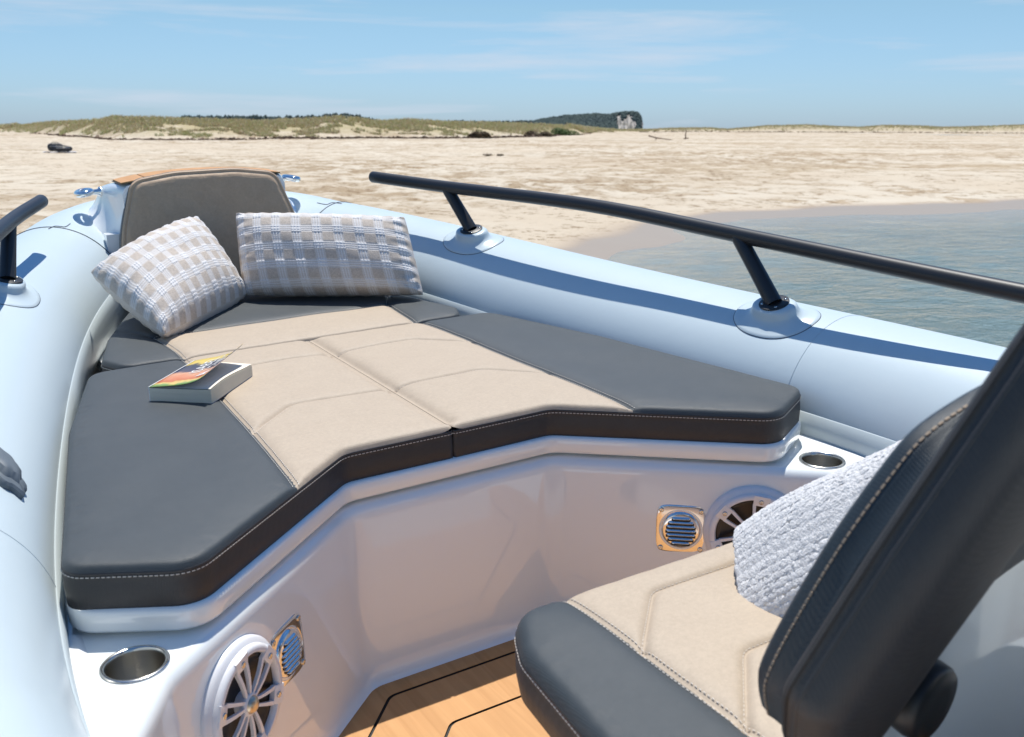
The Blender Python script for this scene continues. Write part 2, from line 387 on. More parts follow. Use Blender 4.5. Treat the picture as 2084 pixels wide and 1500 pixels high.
# travelling +x -> -x the left-hand normal points aft(-y): outward into the cockpit
def hgrid(rows, name, mat, parent, **k):
    g = G(); g.grid(rows); return g.out(name, mat, parent, **k)
lipprof = [(-.03, -.0635), (-.004, -.0635), (.003, -.0648), (.0075, -.068), (.009, -.074), (.0085, -.096), (.005, -.102), (-.004, -.1045), (-.016, -.1065), (-.022, -.110), (-.024, -.115), (-.03, -.135)]
liner = loft(lipf, lipprof, mGEL, 'sunbed_plinth', boat, 1)
wallh = [(.775, -1.5), (.775, .80), (.735, 1.135), (.655, 1.275), (.232, 1.653)]
wl = [(x, y) for x, y in wallh]+[(-x, y) for x, y in wallh[::-1]]
wlf = fillet(wl, [0, .2, .12, .07, .09, .09, .07, .12, .2, 0], closed=False, n=12); wlf = resample([tuple(p) for p in wlf], .015, closed=False)
ZF = -.5; ZL = -.112
wallprof = [(-.019, ZL), (-.014, ZL-.0003), (-.009, ZL-.0025), (-.002, ZL-.009), (.0015, ZL-.019), (.0022, ZL-.03), (.0025, ZL-.06)]+[(.003+.012*t, ZL-.06-t*(.5+ZL-.06-.05)) for t in np.linspace(.15, 1, 7)]+[(.019, -.472), (.026, -.487), (.037, -.4965), (.052, ZF+.001), (.075, ZF)]
loft(wlf, wallprof, mGEL, 'cockpit_wall', boat, 1)
# ledge top with cup-holder holes
cups = [(-.69, 1.328), (.69, 1.328)]
def flat(loops_outer, holes, z, name, mat, parent, step=.05, **k):
    pts = [tuple(p) for p in loops_outer]; loops = [list(range(len(pts)))]
    for h in holes: b = len(pts); pts += [tuple(p) for p in h]; loops.append(list(range(b, len(pts))))
    def keep(c):
        m = inside(c, loops_outer)
        for h in holes: m &= ~inside(c, h)
        return m
    v, f = triangulate(pts, loops, keep)
    f = [tuple(q) if np.cross(v[q[1]]-v[q[0]], v[q[2]]-v[q[0]]) > 0 else tuple(q[::-1]) for q in f]
    return link(name, [(a, b, z) for a, b in v], f, mat, parent, **k)
WN = normals2(wlf, False); inner = wlf+WN*(-.019)
circ = lambda c, r, n=40: [(c[0]+r*math.cos(a), c[1]+r*math.sin(a)) for a in np.linspace(0, 2*math.pi, n, endpoint=False)]
outer = [tuple(p) for p in inner]+[(-1.0, -1.5), (-1.0, 1.9), (1.0, 1.9), (1.0, -1.5)]
flat(outer, [circ(c, .0405) for c in cups], ZL, 'side_ledge', mGEL, boat, smooth=False)
for sx in (-1, 1):
    cx, cy = sx*.69, 1.328
    g = G(); g.lathe([(.0468, .0002), (.0472, .0018), (.0455, .0034), (.0425, .0036), (.0405, .002), (.0398, -.004), (.0385, -.07), (.036, -.075), (0, -.075)], (cx, cy, ZL), (0, 0, 1), 56, cap=False)
    tag(g.out('cup_holder', mSTEEL, boat, sharp=60), 'stainless cup holder on the left ledge' if sx < 0 else 'stainless cup holder on the right ledge beside the tube', None)
    g = G(); g.grid([[(sx*a, y, z) for a, z in ((.742, ZL+.0), (.752, ZL+.006), (.764, ZL+.006), (.778, ZL+.0))] for y in np.linspace(-1.4, 1.45, 40)], flip=sx > 0)
    g.out('deck_bead', mGEL2, boat)
# floor
wf = wlf+WN*.07
fl = [tuple(p) for p in wf]
flat(fl, [], ZF-.0005, 'cockpit_floor', mGEL2, boat, smooth=False)
def inset_poly(off):
    h = [(.70, -1.4), (.70, .78), (.665, 1.12), (.60, 1.232), (.232, 1.640)]
    base = [(x, y) for x, y in h]+[(-x, y) for x, y in h[::-1]]; P_ = np.array(base)
    # offset each segment inward and intersect
    lines = []
    for a, b in zip(P_[:-1], P_[1:]):
        t = (b-a)/np.linalg.norm(b-a); n = np.array((-t[1], t[0])); lines.append((a+n*off, t))
    o = [tuple(lines[0][0])]
    for (a, t), (b, s) in zip(lines[:-1], lines[1:]):
        A = np.array([t, -s]).T; k = np.linalg.solve(A, b-a); o.append(tuple(a+t*k[0]))
    e = P_[-1]+np.array((-lines[-1][1][1], lines[-1][1][0]))*off; o.append(tuple(e)); return o
def ring_band(o1, o2, z, mat, name, parent, r=.03):
    a = resample([tuple(p) for p in fillet(inset_poly(o1), r, closed=False)], 1, closed=False); A = [tuple(p) for p in fillet(inset_poly(o1), r, closed=False)]; B = [tuple(p) for p in fillet(inset_poly(o2), r, closed=False)]
    g = G(); g.grid([[(p[0], p[1], z) for p in A], [(p[0], p[1], z) for p in B]]); return g.out(name, mat, parent, smooth=False)
def polyfill(o, z, mat, name, parent, r=.03):
    A = [tuple(p) for p in fillet(inset_poly(o), r, closed=False)]; return flat(A, [], z, name, mat, parent, smooth=False)
polyfill(-.004, ZF+.0035, mCAULK, 'deck_caulking', boat)
for a, b in ((.0, .059), (.065, .198)): ring_band(a, b, ZF+.0075, mTEAK, 'teak_panel', boat)
polyfill(.204, ZF+.0075, mTEAK, 'teak_panel', boat)

# ---- speakers and vents on the two diagonal walls
for sx in (-1, 1):
    nrm = Vector((-sx*.66, -.75, .03)).normalized(); tv = Vector((sx*.75, -.66, 0)).normalized(); up = nrm.cross(tv); up = up if up.z > 0 else -up
    c = Vector((sx*.549, 1.3735, -.253))+nrm*.010
    sp = G(); sp.lathe([(.104, -.012), (.1035, .004), (.100, .009), (.093, .012), (.0925, .018), (.088, .022), (.081, .0215), (.0785, .017), (.078, .010)], c, nrm, 72, cap=False)
    s = sp.out('speaker', mSPK, boat, sharp=50); tag(s, 'left white speaker beside the steel vent' if sx < 0 else 'right white speaker half hidden by the towel', None)
    g = G(); g.lathe([(.079, .010), (.074, .013), (.068, .009), (.045, .003), (.03, .001), (.0, .0)], c, nrm, 56, cap=False); g.out('speaker_cone', mCONE, s)
    g = G(); g.lathe([(.019, .0), (.019, .018), (.0165, .0215), (.014, .021)], c, nrm, 36, cap=False); g.out('tweeter_ring', mSPK, s)
    g = G(); g.lathe([(.0145, .020), (.013, .0245), (.009, .028), (.004, .0295), (0, .030)], c, nrm, 28, cap=False); g.out('tweeter_dome', mGOLD, s)
    g = G()
    for k in range(6):
        a = R(22+60*k); rd = tv*math.cos(a)+up*math.sin(a); tn = nrm.cross(rd)
        # twin bars forming a spoke that widens outwards, joined by a screw tab
        for q in (-1, 1):
            A = c+rd*.016+tn*q*.0050; B = c+rd*.070+tn*q*.0125; rows = []
            for tt in np.linspace(0, 1, 5):
                m_ = A.lerp(B, tt)+nrm*(.0195+.002*math.sin(tt*3.14)); wd = .0022+.0012*tt
                rows.append([m_+tn*(-wd)+nrm*-.006, m_+tn*(-wd), m_+tn*wd, m_+tn*wd+nrm*-.006])
            g.grid(rows, flip=True); g.grid([r[::-1] for r in rows][:0] or [rows[0][::-1], rows[0][::-1]][:0] or [rows[0], rows[0]]) if False else None
        A = c+rd*.068; B = c+rd*.090; rows = []
        for tt in np.linspace(0, 1, 5):
            m_ = A.lerp(B, tt)+nrm*(.0205+.003*math.sin(tt*1.57)); wd = .0145+.002*tt
            rows.append([m_+tn*(-wd)+nrm*-.008, m_+tn*(-wd)-nrm*.0008, m_+tn*(-wd*.8), m_+tn*wd*.8, m_+tn*wd-nrm*.0008, m_+tn*wd+nrm*-.008])
        rows = [[v+nrm*-.009 for v in rows[0]]]+rows+[[v+nrm*-.012 for v in rows[-1]]]
        g.grid(rows, flip=True)
        gs = G(); gs.lathe([(.0052, -.0008), (.005, .0012), (.003, .0018), (.0, .0008)], c+rd*.078+nrm*.0228, nrm, 14); gs.out('screw', mSTEEL, s)
    g.out('speaker_grille', mSPK, s, sharp=40)
    # louvred vent
    c = Vector((sx*.4345, 1.4705, -.257))+nrm*.001
    def sq(h, r, n=72):
        o = []
        for k in range(n):
            a = 2*math.pi*k/n; q = 5.2; rr = 1/((abs(math.cos(a))**q+abs(math.sin(a))**q)**(1/q)); 
            rr *= 1+.045*math.cos(4*a)*-1 if False else 1
            o.append(c+tv*(rr*math.cos(a)*r*.96)+up*(rr*math.sin(a)*r)+nrm*h)
        return o
    rows = [sq(0, .0565), sq(.0022, .0565), sq(.0048, .0535), sq(.0055, .0485)]
    circr = lambda h, r: [c+tv*(math.cos(2*math.pi*k/72)*r)+up*(math.sin(2*math.pi*k/72)*r)+nrm*h for k in range(72)]
    rows += [circr(.0056, .046), circr(.0030, .0445), circr(.0034, .0425), circr(.0085, .040), circr(.0105, .036), circr(.0112, .028), circr(.0112, .0)]
    v = G().grid(rows, closev=True).out('louvre_vent', mCHROME, boat, sharp=50); tag(v, 'left polished louvre vent' if sx < 0 else 'right polished louvre vent', None)
    for k in range(7):
        g = G(); gd = G()
        h = (k-3)*.0092; hw = math.sqrt(max(.0365**2-h*h, 0))-.004; ctr = c+up*h
        rows = []
        for tt in np.linspace(-1, 1, 15):
            e = math.sqrt(max(1-tt**8, 0)); rows.append([ctr+tv*tt*hw+nrm*.0108+up*(.0036*e), ctr+tv*tt*hw+nrm*(.0108+.0042*e)+up*.0012*e, ctr+tv*tt*hw+nrm*(.0108+.0046*e)-up*.0014*e])
        g.grid(rows)
        gd.grid([[ctr+tv*tt*hw+nrm*.0119-up*(.0005+.0004), ctr+tv*tt*hw*.985+nrm*.0119-up*.0066] for tt in np.linspace(-1, 1, 9)])
        lv = g.out('louvre', mCHROME, v); gd.out('slot', mBLK, v)
    for a in (-1, 1):
        for b in (-1, 1):
            q = c+tv*a*.0415+up*b*.043+nrm*.0056
            G().lathe([(.0056, 0), (.0052, .0016), (.0028, .0022), (0, .001)], q, nrm, 18).out('screw', mSTEEL, v)

# ---- bow locker: white moulding with teak step, cleats and padded backrest
rows = []
for y, wt, zt, wb, zb in ((3.375, .262, .352, .30, .02), (3.40, .272, .358, .335, .10), (3.46, .284, .355, .372, .19), (3.56, .298, .343, .385, .235), (3.66, .300, .328, .365, .245), (3.76, .27, .31, .32, .25), (3.84, .21, .295, .25, .255), (3.90, .12, .285, .15, .262)):
    cr = .018
    sec = [(0, zt+cr), (wt*.35, zt+cr*.88), (wt*.7, zt+cr*.45), (wt-.03, zt+.002), (wt-.012, zt-.003), (wt-.002, zt-.012), (wt+.004, zt-.028), (wt+(wb-wt)*.10, zt+(zb-zt)*.45), (wt+(wb-wt)*.28, zt+(zb-zt)*.72), (wt+(wb-wt)*.55, zt+(zb-zt)*.90), (wb, zb+.004), (wb+.02, zb-.012), (wb+.024, zb-.05)]
    rows.append([(-x, y, z) for x, z in sec[::-1]]+[(x, y, z) for x, z in sec[1:]])
rows = [[(x*1.0, 3.37, min(z, q[2])) for (x, _, z), q in zip(rows[0], rows[0])]]+rows
g = G(); g.grid(rows); b0 = len(g.v); m = len(rows[0])
g.f.append(tuple(range(m)))                                  # rear face
bl = g.out('bow_locker', mGEL, boat, sharp=60)
bl.data.update()
sub = bl.modifiers.new('soft', 'SUBSURF'); sub.levels = 1; sub.render_levels = 2
# rear bulkhead under the bow backrest
G().box((0, 3.40, -.05), (.66, .05, .5)).out('bow_bulkhead', mGEL2, boat, smooth=False)
def zc(x): return .358+.018*(1-(x/.27)**2)
for nm, mt_, x0, x1, y0_, y1_, dz in (('step_base', mCAULK, -.270, .262, 3.374, 3.57, -.0035), ('teak_step', mTEAK, -.265, -.185, 3.380, 3.565, .0012), ('teak_step', mTEAK, -.181, .256, 3.380, 3.565, .0012)):
    top = []; bot = []
    for x in np.linspace(x0, x1, 24):
        e = .05*(abs(x)/.27)**3
        top.append([(x, y, zc(x)+dz+.0) for y in (y0_, y0_+.004, y1_-e-.004, y1_-e)])
        bot.append([(x, y, zc(x)-.004) for y in (y0_, y0_+.004, y1_-e-.004, y1_-e)])
    ring = [[t_[0], t_[1], t_[2], t_[3], b_[3], b_[2], b_[1], b_[0]] for t_, b_ in zip(top, bot)]
    g = G(); g.grid(ring, closev=True, flip=True); g.f.append(tuple(range(8))); e = (len(ring)-1)*8; g.f.append(tuple(e+k for k in range(8))[::-1]); g.out(nm, mt_, bl, sharp=40)
for sx in (-1, 1):   # folding cleats
    g = G(); o = Vector((sx*.305, 3.56, .318)); xs = Vector((sx, -.05, .03)).normalized()
    g.lathe([(.017, 0), (.017, .004), (.010, .009), (.0085, .03)], o-xs*.004, xs, 24)
    q = o+xs*.028; n_ = 24; lp = []
    for k in range(n_+1):
        a = 2*math.pi*k/n_; lp.append(q+xs*(.020+.020*math.cos(a+math.pi))+Vector((0, 1, 0))*(.040*math.sin(a))*(1-.15*math.cos(a))+Vector((0, 0, .004*math.cos(a))))
    g.tube(lp, .0115, 14, cap=False, ell=.9)
    g.tube([q+xs*.008-Vector((0, .040, 0)), q+xs*.012, q+xs*.008+Vector((0, .040, 0))], [.008, .010, .008], 14)
    cl_ = g.out('deck_cleat', mCHROME, bl, sharp=60); tag(cl_, 'chrome cleat on the left side of the bow' if sx < 0 else 'chrome cleat on the right side of the bow', None)
    g = G(); ln = spline([(sx*.405, 3.50, .225), (sx*.43, 3.46, .222), (sx*.455, 3.47, .232), (sx*.48, 3.44, .228)], 6); 
    pts = []
    for x, y, z in ln:
        p, n, t = tpt(abs(x), y, sx, .001); pts.append(p)
    g.tube(pts, .0011, 6); g.out('seam_mark', mLINE, boat)

# ================================================================== cushions
def cushion(root, outline, zt, thick, seams, quilts, region, parts, soft=(), pucker=1, Rr=.0095, crown=.006, grid=.013, side_mat=None, side_name='side_band', edge_thread=True, tilt=None, fine=1.0, thread=None, split_side=None):
    """outline: dense closed 2D loop.  seams: [(polyline)] deep valleys; quilts shallow grooves; region(cx)->part index"""
    O = resample([tuple(p) for p in outline], .008*fine)
    if ((O[:, 0]*np.roll(O[:, 1], -1)-np.roll(O[:, 0], -1)*O[:, 1]).sum()) < 0: O = O[::-1]
    nin = normals2(O)                                     # left normal = inward for CCW
    pts = [O]; keepi = np.arange(len(O))
    for d in (.002, .0045, .0075, .012, .017, .024, .034):
        q = O+nin*d; dd = polydist(q, O, True); q = q[np.abs(dd-d) < .25*d+.0008]; pts.append(q[inside(q, O)])
    lines = [(np.array(resample([tuple(p) for p in s], .008*fine, closed=False)), .0085, .012, True) for s in seams]+[(np.array(resample([tuple(p) for p in s], .008*fine, closed=False)), .0080, .0062, False) for s in quilts]+[(np.array(resample([tuple(p) for p in s], .008*fine, closed=False)), .012, .013, None) for s in soft]
    for ln, dep, wd, _ in lines:
        nn = normals2(ln, False)
        for o in (0, .002, .0045, .008, .013, .020):
            for sg in ((1, -1) if o else (1,)):
                q = ln+nn*o*sg; m = inside(q, O); q = q[m]
                if len(q): q = q[polydist(q, O, True) > .0025]
                if len(q) and o: q = q[polydist(q, ln) > o*.9]
                pts.append(q)
    xs = np.arange(O[:, 0].min(), O[:, 0].max(), grid*fine); ys = np.arange(O[:, 1].min(), O[:, 1].max(), grid*fine)
    g_ = np.array([(x+(.5*grid if j % 2 else 0), y) for j, y in enumerate(ys) for x in xs]); g_ = g_[inside(g_, O)]; g_ = g_[polydist(g_, O, True) > .04]
    for ln, *_ in lines: g_ = g_[polydist(g_, ln) > .026]
    pts.append(g_); P_ = np.concatenate(pts)
    # drop near duplicates (outline first)
    key = {}; sel = []
    for i, p in enumerate(P_):
        k = (round(p[0]/.0006), round(p[1]/.0006))
        if i < len(O) or k not in key: key[k] = 1; sel.append(i)
    P_ = P_[sel]
    # constrain only outline and the seams
    loops = [list(range(len(O)))]
    v, f = triangulate(P_, loops, None)
    d = polydist(v, O, True); d[d < 1e-5] = 0
    dd = np.minimum(d, Rr); z = -(Rr-np.sqrt(np.maximum(Rr*Rr-(Rr-dd)**2, 0)))
    if soft: z = z*(1-.75*np.exp(-(np.abs(v[:, 0])/.012)**2))
    z += crown*(.55*(1-np.exp(-d/.018))+.45*(1-np.exp(-d/.07)))
    for ln, dep, wd, _ in lines:
        q = polydist(v, ln); z -= dep*np.exp(-(q/wd)**1.4)*np.minimum(1, d/.012+.25)
    z += .55*(.0011*np.sin(v[:, 0]*27+2*np.sin(v[:, 1]*13))+.0016*np.sin(v[:, 1]*9+v[:, 0]*14+1.3))*np.minimum(1, d/.05); z -= pucker*.0012*np.clip(np.sin(v[:, 0]*95+3*np.sin(v[:, 1]*40))*np.sin(v[:, 1]*88), 0, 1)*np.exp(-((d-.02)/.012)**2)
    V3 = np.c_[v, z+zt-crown]
    tf = tilt or (lambda a: a)
    cf = v[f].mean(1); reg = np.array([region(c) for c in cf])
    for k, (nm, mt_) in enumerate(parts):
        ff = f[reg == k]
        if not len(ff): continue
        idx, inv = np.unique(ff, return_inverse=True); ff = inv.reshape(-1, 3)
        vv = V3[idx]; ff = [tuple(q) if np.cross(vv[q[1]][:2]-vv[q[0]][:2], vv[q[2]][:2]-vv[q[0]][:2]) > 0 else tuple(q[::-1]) for q in ff]
        link(nm, [tf(a) for a in vv], ff, mt_, root)
    # side band
    s = zt-crown-Rr; prof = [(0, s), (.0012, s-.001), (.0008, s-.004), (-.0004, s-.007), (.001, s-.018), (.0018, s-(thick-Rr)*.5), (.0005, s-(thick-Rr)+.006), (-.004, s-(thick-Rr)+.001), (-.02, s-(thick-Rr))]
    rows = [[tf((p[0]-n[0]*o, p[1]-n[1]*o, z_)) for p, n in zip(O, nin)] for o, z_ in prof]
    g = G(); g.grid(rows, closev=True); g.f.append(tuple((len(rows)-1)*len(O)+k for k in range(len(O)))[::-1]); g.out(side_name, side_mat or mSIDE, root)
    # stitching
    th = G()
    if edge_thread:
        ln = [tf((p[0]-n[0]*.0016, p[1]-n[1]*.0016, s-.0065)) for p, n in zip(O, nin)]; ctr = O.mean(0)
        Q = resample([tuple(a) for a in ln], .0076)
        nn = normals2(np.array([(a[0], a[1]) for a in Q]))
        for i in range(len(Q)):
            a = Vector(Q[i]); b = Vector(Q[(i+1) % len(Q)]); t = (b-a).normalized(); n3 = Vector((-nn[i][0], -nn[i][1], 0)); s3 = t.cross(n3); th.box(a.lerp(b, .5), (.0048, .0013, .0012), Matrix((t, s3, n3)).transposed())
    def height(x, y):
        q = np.array([[x, y]]); k = np.argmin(((v-q)**2).sum(1)); return V3[k][2]
    for ln, dep, wd, big in lines:
        if big is None: continue
        nn = normals2(ln, False)
        for o in ((.0065, -.0065) if big else (.0028,)):
            q = ln+nn*o; m = inside(q, O); q = q[m]
            if len(q) < 3: continue
            l3 = [tf((a, b, height(a, b)+.0006)) for a, b in q]
            dashes(th, l3, lambda p: (0, 0, 1), ln=.0042, gap=.0032, wd=.0011 if big else .0008)
    th.out('stitching', thread or mTHREAD, root, smooth=False)
# -- two halves of the big sunbed pad
def seamline(sx): return [tuple(p) for p in spline([(sx*x, y) for x, y in ((.328, 2.51), (.336, 2.25), (.345, 2.02), (.353, 1.80), (.362, 1.60), (.366, 1.52))], 8)]
for sx in (-1, 1):
    lbl = 'charcoal and tan sunbed cushion half, %s' % ('left one, with the book on it' if sx < 0 else 'right one, beside the empty tube with the long rail')
    c = thing('sunbed_cushion', lbl, 'cushion', (sx*.35, 2.0, -.058), group='sunbed cushions')
    o = [(.0006, 1.665), (.232, 1.667), (.588, 1.358), (.756, 1.450), (.654, 2.08), (.553, 2.476), (.0006, 2.485)]
    o = [(sx*x, y) for x, y in o]
    out_ = fillet(o, [.005, .05, .055, .045, .6, .055, .005], n=9)
    if sx < 0: out_ = out_[::-1]
    sl = seamline(sx)
    sp_ = np.array(sl)
    def reg(cx, sx=sx, sp_=sp_): return 0 if abs(cx[0]) < abs(np.interp(-cx[1], -sp_[:, 1], sp_[:, 0])) else 1
    q2 = fillet([(sx*x, y) for x, y in ((.012, 1.957), (.232, 1.962), (.345, 1.845))], .05, closed=False)
    q1 = fillet([(sx*x, y) for x, y in ((.012, 2.303), (.222, 2.306), (.336, 2.185))], .05, closed=False)
    cushion(c, out_, .013, .078, [sl], [q1, q2], reg, [('tan_panel', mTAN), ('charcoal_panel', mDARK)], crown=.010, soft=[[(sx*.004, 1.70), (sx*.004, 2.48)]])
# -- narrow cushion at the bow
c = thing('bow_cushion', 'narrow charcoal cushion with a tan band, under the checked pillows at the bow', 'cushion', (0, 2.8, -.058))
hf = [(0, 2.503), (.468, 2.497), (.507, 2.585), (.455, 2.80), (.375, 3.02), (.29, 3.24), (.22, 3.325)]
o = [(x, y) for x, y in hf[1:]]+[(-x, y) for x, y in hf[:0:-1]]
out_ = fillet(o, .04, n=8)
s1 = [tuple(p) for p in spline([(.322, 2.49), (.330, 2.60), (.342, 2.72)], 8)]; s2 = [(-x, y) for x, y in s1]; s3 = [(x, 2.735) for x in np.linspace(-.346, .346, 30)]
s4 = [tuple(p) for p in spline([(.345, 2.735), (.375, 2.80), (.42, 2.88)], 6)]; s5 = [(-x, y) for x, y in s4]
cushion(c, out_, .010, .073, [s1, s2, s3], [s4, s5], lambda p: 0 if (p[1] < 2.735 and abs(p[0]) < np.interp(p[1], [2.49, 2.6, 2.72, 2.8], [.322, .33, .342, .348])) else 1, [('tan_panel', mTAN), ('charcoal_panel', mDARK)], crown=.009)
# -- backrest pad of the bow locker (part of the boat)
def upright(o0, ex, ez, en):
    o0, ex, ez, en = map(Vector, (o0, ex, ez, en)); ex.normalize(); ez.normalize(); en.normalize()
    return lambda a: tuple(o0+ex*float(a[0])+ez*float(a[1])+en*float(a[2]))
br = bpy.data.objects.new('bow_backrest', None); col.objects.link(br); br.parent = boat; br['_o'] = boat['_o']; br['label'] = 'taupe padded backrest with dark edging at the bow'
o = [(-.322, -.03), (.322, -.03), (.290, .20), (.238, .360), (.10, .381), (-.10, .381), (-.238, .362), (-.290, .20)]
out_ = fillet(o, [.03, .03, .5, .055, .4, .4, .055, .5], n=10)
ez = Vector((0, .19, 1)).normalized(); en = Vector((0, -1, .19)).normalized()
oin = np.array(resample([tuple(q) for q in out_], .01)); ni_ = normals2(oin); ni_ = ni_ if inside([oin[0]+ni_[0]*.01], oin)[0] else -ni_; oin = [tuple(q) for q in oin+ni_*.012]
cushion(br, out_, .052, .055, [], [oin], lambda p: 0, [('backrest_panel', mTAUPE)], Rr=.014, crown=.008, tilt=upright((0, 3.335, .005), (1, 0, 0), ez, en), side_mat=mDARK, side_name='backrest_edging')

# ---- seat in front of the console
seat = bpy.data.objects.new('cockpit_seat', None); col.objects.link(seat); seat.parent = boat; seat['_o'] = boat['_o']; seat['label'] = 'charcoal and tan seat with tall backrest in the near right corner'
XC = .12; ZS = -.048
o = [(XC-.345, 1.068), (XC+.345, 1.068), (XC+.385, .98), (XC+.42, .67), (XC+.40, .635), (XC-.40, .635), (XC-.42, .67), (XC-.385, .98)]
out_ = fillet(o, [.06, .06, .09, .05, .04, .04, .05, .09], n=9)
sA = [tuple(p) for p in spline([(XC-.262, 1.085), (XC-.262, 1.0), (XC-.262, .80), (XC-.258, .70), (XC-.256, .645)], 8)]; sB = [(2*XC-x, y) for x, y in sA]
qA = fillet([(XC-.258, .885), (XC-.150, .998), (XC+.150, .998), (XC+.258, .885)], .03, closed=False)
qB = fillet([(XC-.255, .700), (XC-.150, .812), (XC+.150, .812), (XC+.255, .700)], .03, closed=False)
cushion(seat, out_, ZS+.011, .083, [sA, sB], [qA, qB], lambda p: 0 if abs(p[0]-XC) < .262 else (1 if p[0] < XC else 2), [('seat_tan_panel', mTAN), ('seat_side_panel', mDARK), ('seat_side_panel', mDARK)], Rr=.018, crown=.012, side_name='seat_side_band')
rows = []
for z, k in ((-.5, .95), (-.46, .95), (-.2, .90), (-.135, .90), (-.12, .93), (-.118, .80)):
    rows.append([(XC+(p[0]-XC)*k, .5+(p[1]-.5)*(k if k > .9 else .92), z) for p in resample([tuple(q) for q in fillet([(XC-.36, 1.0), (XC+.36, 1.0), (XC+.36, .42), (XC-.36, .42)], .05)], .03)])
G().grid(rows, closev=True).out('seat_base', mGEL, seat, sharp=60)
# backrest of the seat: outline in (x, distance up the lean)
lean = Vector((0, -.12, .42)).normalized(); enb = Vector((0, -.42, -.12)).normalized()   # enb: towards the stern
hb = [(.326, .035), (.343, .070), (.350, .10), (.341, .155), (.313, .245), (.278, .315), (.25, .352), (.20, .375), (.14, .390), (.06, .405)]
bot = [(.30, .02), (.235, .022), (.19, .065), (.13, .14), (.05, .175)]
o = [(XC-x, z) for x, z in hb]+[(XC+x, z) for x, z in hb[::-1]]+[(XC+x, z) for x, z in bot]+[(XC-x, z) for x, z in bot[::-1]]
o = [tuple(p) for p in np.array(spline([tuple(q) for q in o+[o[0]]], 5))[:-1]]
cushion(seat, o, 0.058, .062, [], [[(9, 9), (9.1, 9)]], lambda p: 0, [('backrest_rear_panel', mNAVY)], Rr=.020, crown=.004, tilt=upright((0, .62, .03), (-1, 0, 0) if False else (1, 0, 0), lean, enb), side_name='backrest_side_band', side_mat=mNAVY, thread=mTHREADB, fine=1.2, edge_thread=False)
tfb = upright((0, .62, .03), (1, 0, 0), lean, enb); th = G(); Q = resample([tuple(p) for p in o], .0075); nn = normals2(Q)
ctr = Q.mean(0); sg = 1
for i in range(len(Q)):
    a = Vector(tfb((Q[i][0], Q[i][1], .009))); b = Vector(tfb((Q[(i+1) % len(Q)][0], Q[(i+1) % len(Q)][1], .009))); t = (b-a).normalized()
    n3 = Vector(tfb((Q[i][0]+nn[i][0], Q[i][1]+nn[i][1], .009)))-a; n3 = -n3 if inside([Q[i]+nn[i]*.004], Q)[0] else n3; n3.normalize()
    th.box(a.lerp(b, .5)+n3*.0022, (.0052, .002, .0016), Matrix((t, t.cross(n3), n3)).transposed())
th.out('backrest_stitching', mTHREADB, seat, smooth=False)
oS = [(-.242, .075), (-.262, .135), (-.21, .282), (-.133, .466), (-.085, .57), (-.03, .61), (.11, .61), (.13, .56), (.03, .45), (-.065, .262), (-.105, .166), (-.135, .08), (-.16, .03), (-.215, .025)]
oS = fillet(oS, [.03, .04, .3, .3, .08, .05, .05, .06, .3, .3, .1, .05, .08, .06], n=6)
cushion(seat, oS, .105, .052, [], [], lambda p: 0, [('backrest_bolster', mSIDE)], Rr=.028, crown=.010, pucker=0, tilt=upright((0, .62, .03), (1, 0, 0), lean, enb), side_name='bolster_side', side_mat=mSIDE, edge_thread=False)
rows = []
for z, k in ((-.14, 1), (.135, 1), (.150, .985), (.155, .93)):
    rows.append([(.14+(p[0]-.14)*k, 0.588+(p[1]-.588)*k, z) for p in resample([tuple(q) for q in fillet([(-.09, .570), (.36, .570), (.36, .606), (-.09, .606)], .015)], .02)])
gB = G(); gB.grid(rows, closev=True); gB.f.append(tuple(3*len(rows[0])+k for k in range(len(rows[0])))); gB.out('backrest_mount', mGEL, seat, sharp=50)
g = G(); cpt = Vector(tfb((XC-.175, .050, .070))); g.lathe([(.012, -.03), (.040, -.02), (.043, 0), (.0415, .012), (.038, .017), (.02, .018), (0, .018)], cpt, (0.15, -1, -.1), 36); g.out('backrest_hinge', mBLK, seat, sharp=60)
# console behind the seat
cons = G(); rows = []
for z, y0_, y1_, hw in ((-.5, .40, -.75, .36), (.02, .40, -.75, .36), (.12, .385, -.72, .35), (.36, .30, -.62, .34), (.50, .20, -.58, .32), (.56, .10, -.55, .29), (.565, .0, -.5, .2)):
    rows.append([(p[0], p[1], z) for p in resample([tuple(q) for q in fillet([(XC-hw, y0_), (XC+hw, y0_), (XC+hw, y1_), (XC-hw, y1_)], .06)], .05)][:40])
mlen = min(len(r) for r in rows)
rows = [[tuple(a) for a in np.stack([np.interp(np.linspace(0, len(r)-1, 60, endpoint=False), range(len(r)), [q[k] for q in r]) for k in range(3)], 1)] for r in rows]
cons.grid(rows, closev=True).f.append(tuple((len(rows)-1)*60+k for k in range(60))); cons.out('console', mGEL, boat, sharp=50)

# ---- grey rubber fitting on the left tube
g = G(); tan0 = tpt(.808, 1.745, -1)[2]; p, n, t = tpt(.808, 1.745, -1)
b_ = n.cross(t).normalized(); inb = b_ if b_.x > 0 else -b_; t = ((t if t.y < 0 else -t)*.72+inb*.70).normalized(); b_ = n.cross(t).normalized(); rows = []
K = 48
def cl_row(q, h, pw=1.0):
    row = []
    for k in range(K):
        a = 2*math.pi*k/K; ca, sa = math.cos(a), math.sin(a); rr = 1+.07*math.cos(8*a)
        lx, ly = q*.074*ca*rr, q*.038*sa*rr; dd_ = t*lx+b_*ly; dx_ = dd_-tan0*dd_.dot(tan0); drop = TR-math.sqrt(TR*TR-dx_.length_squared); row.append(p+dd_-n*drop+n*h)
    return row
rows = [cl_row(1, -.001), cl_row(1, .008), cl_row(.94, .012), cl_row(.74, .014), cl_row(.62, .024), cl_row(.48, .027), cl_row(.30, .0275), cl_row(0.0, .0275)]
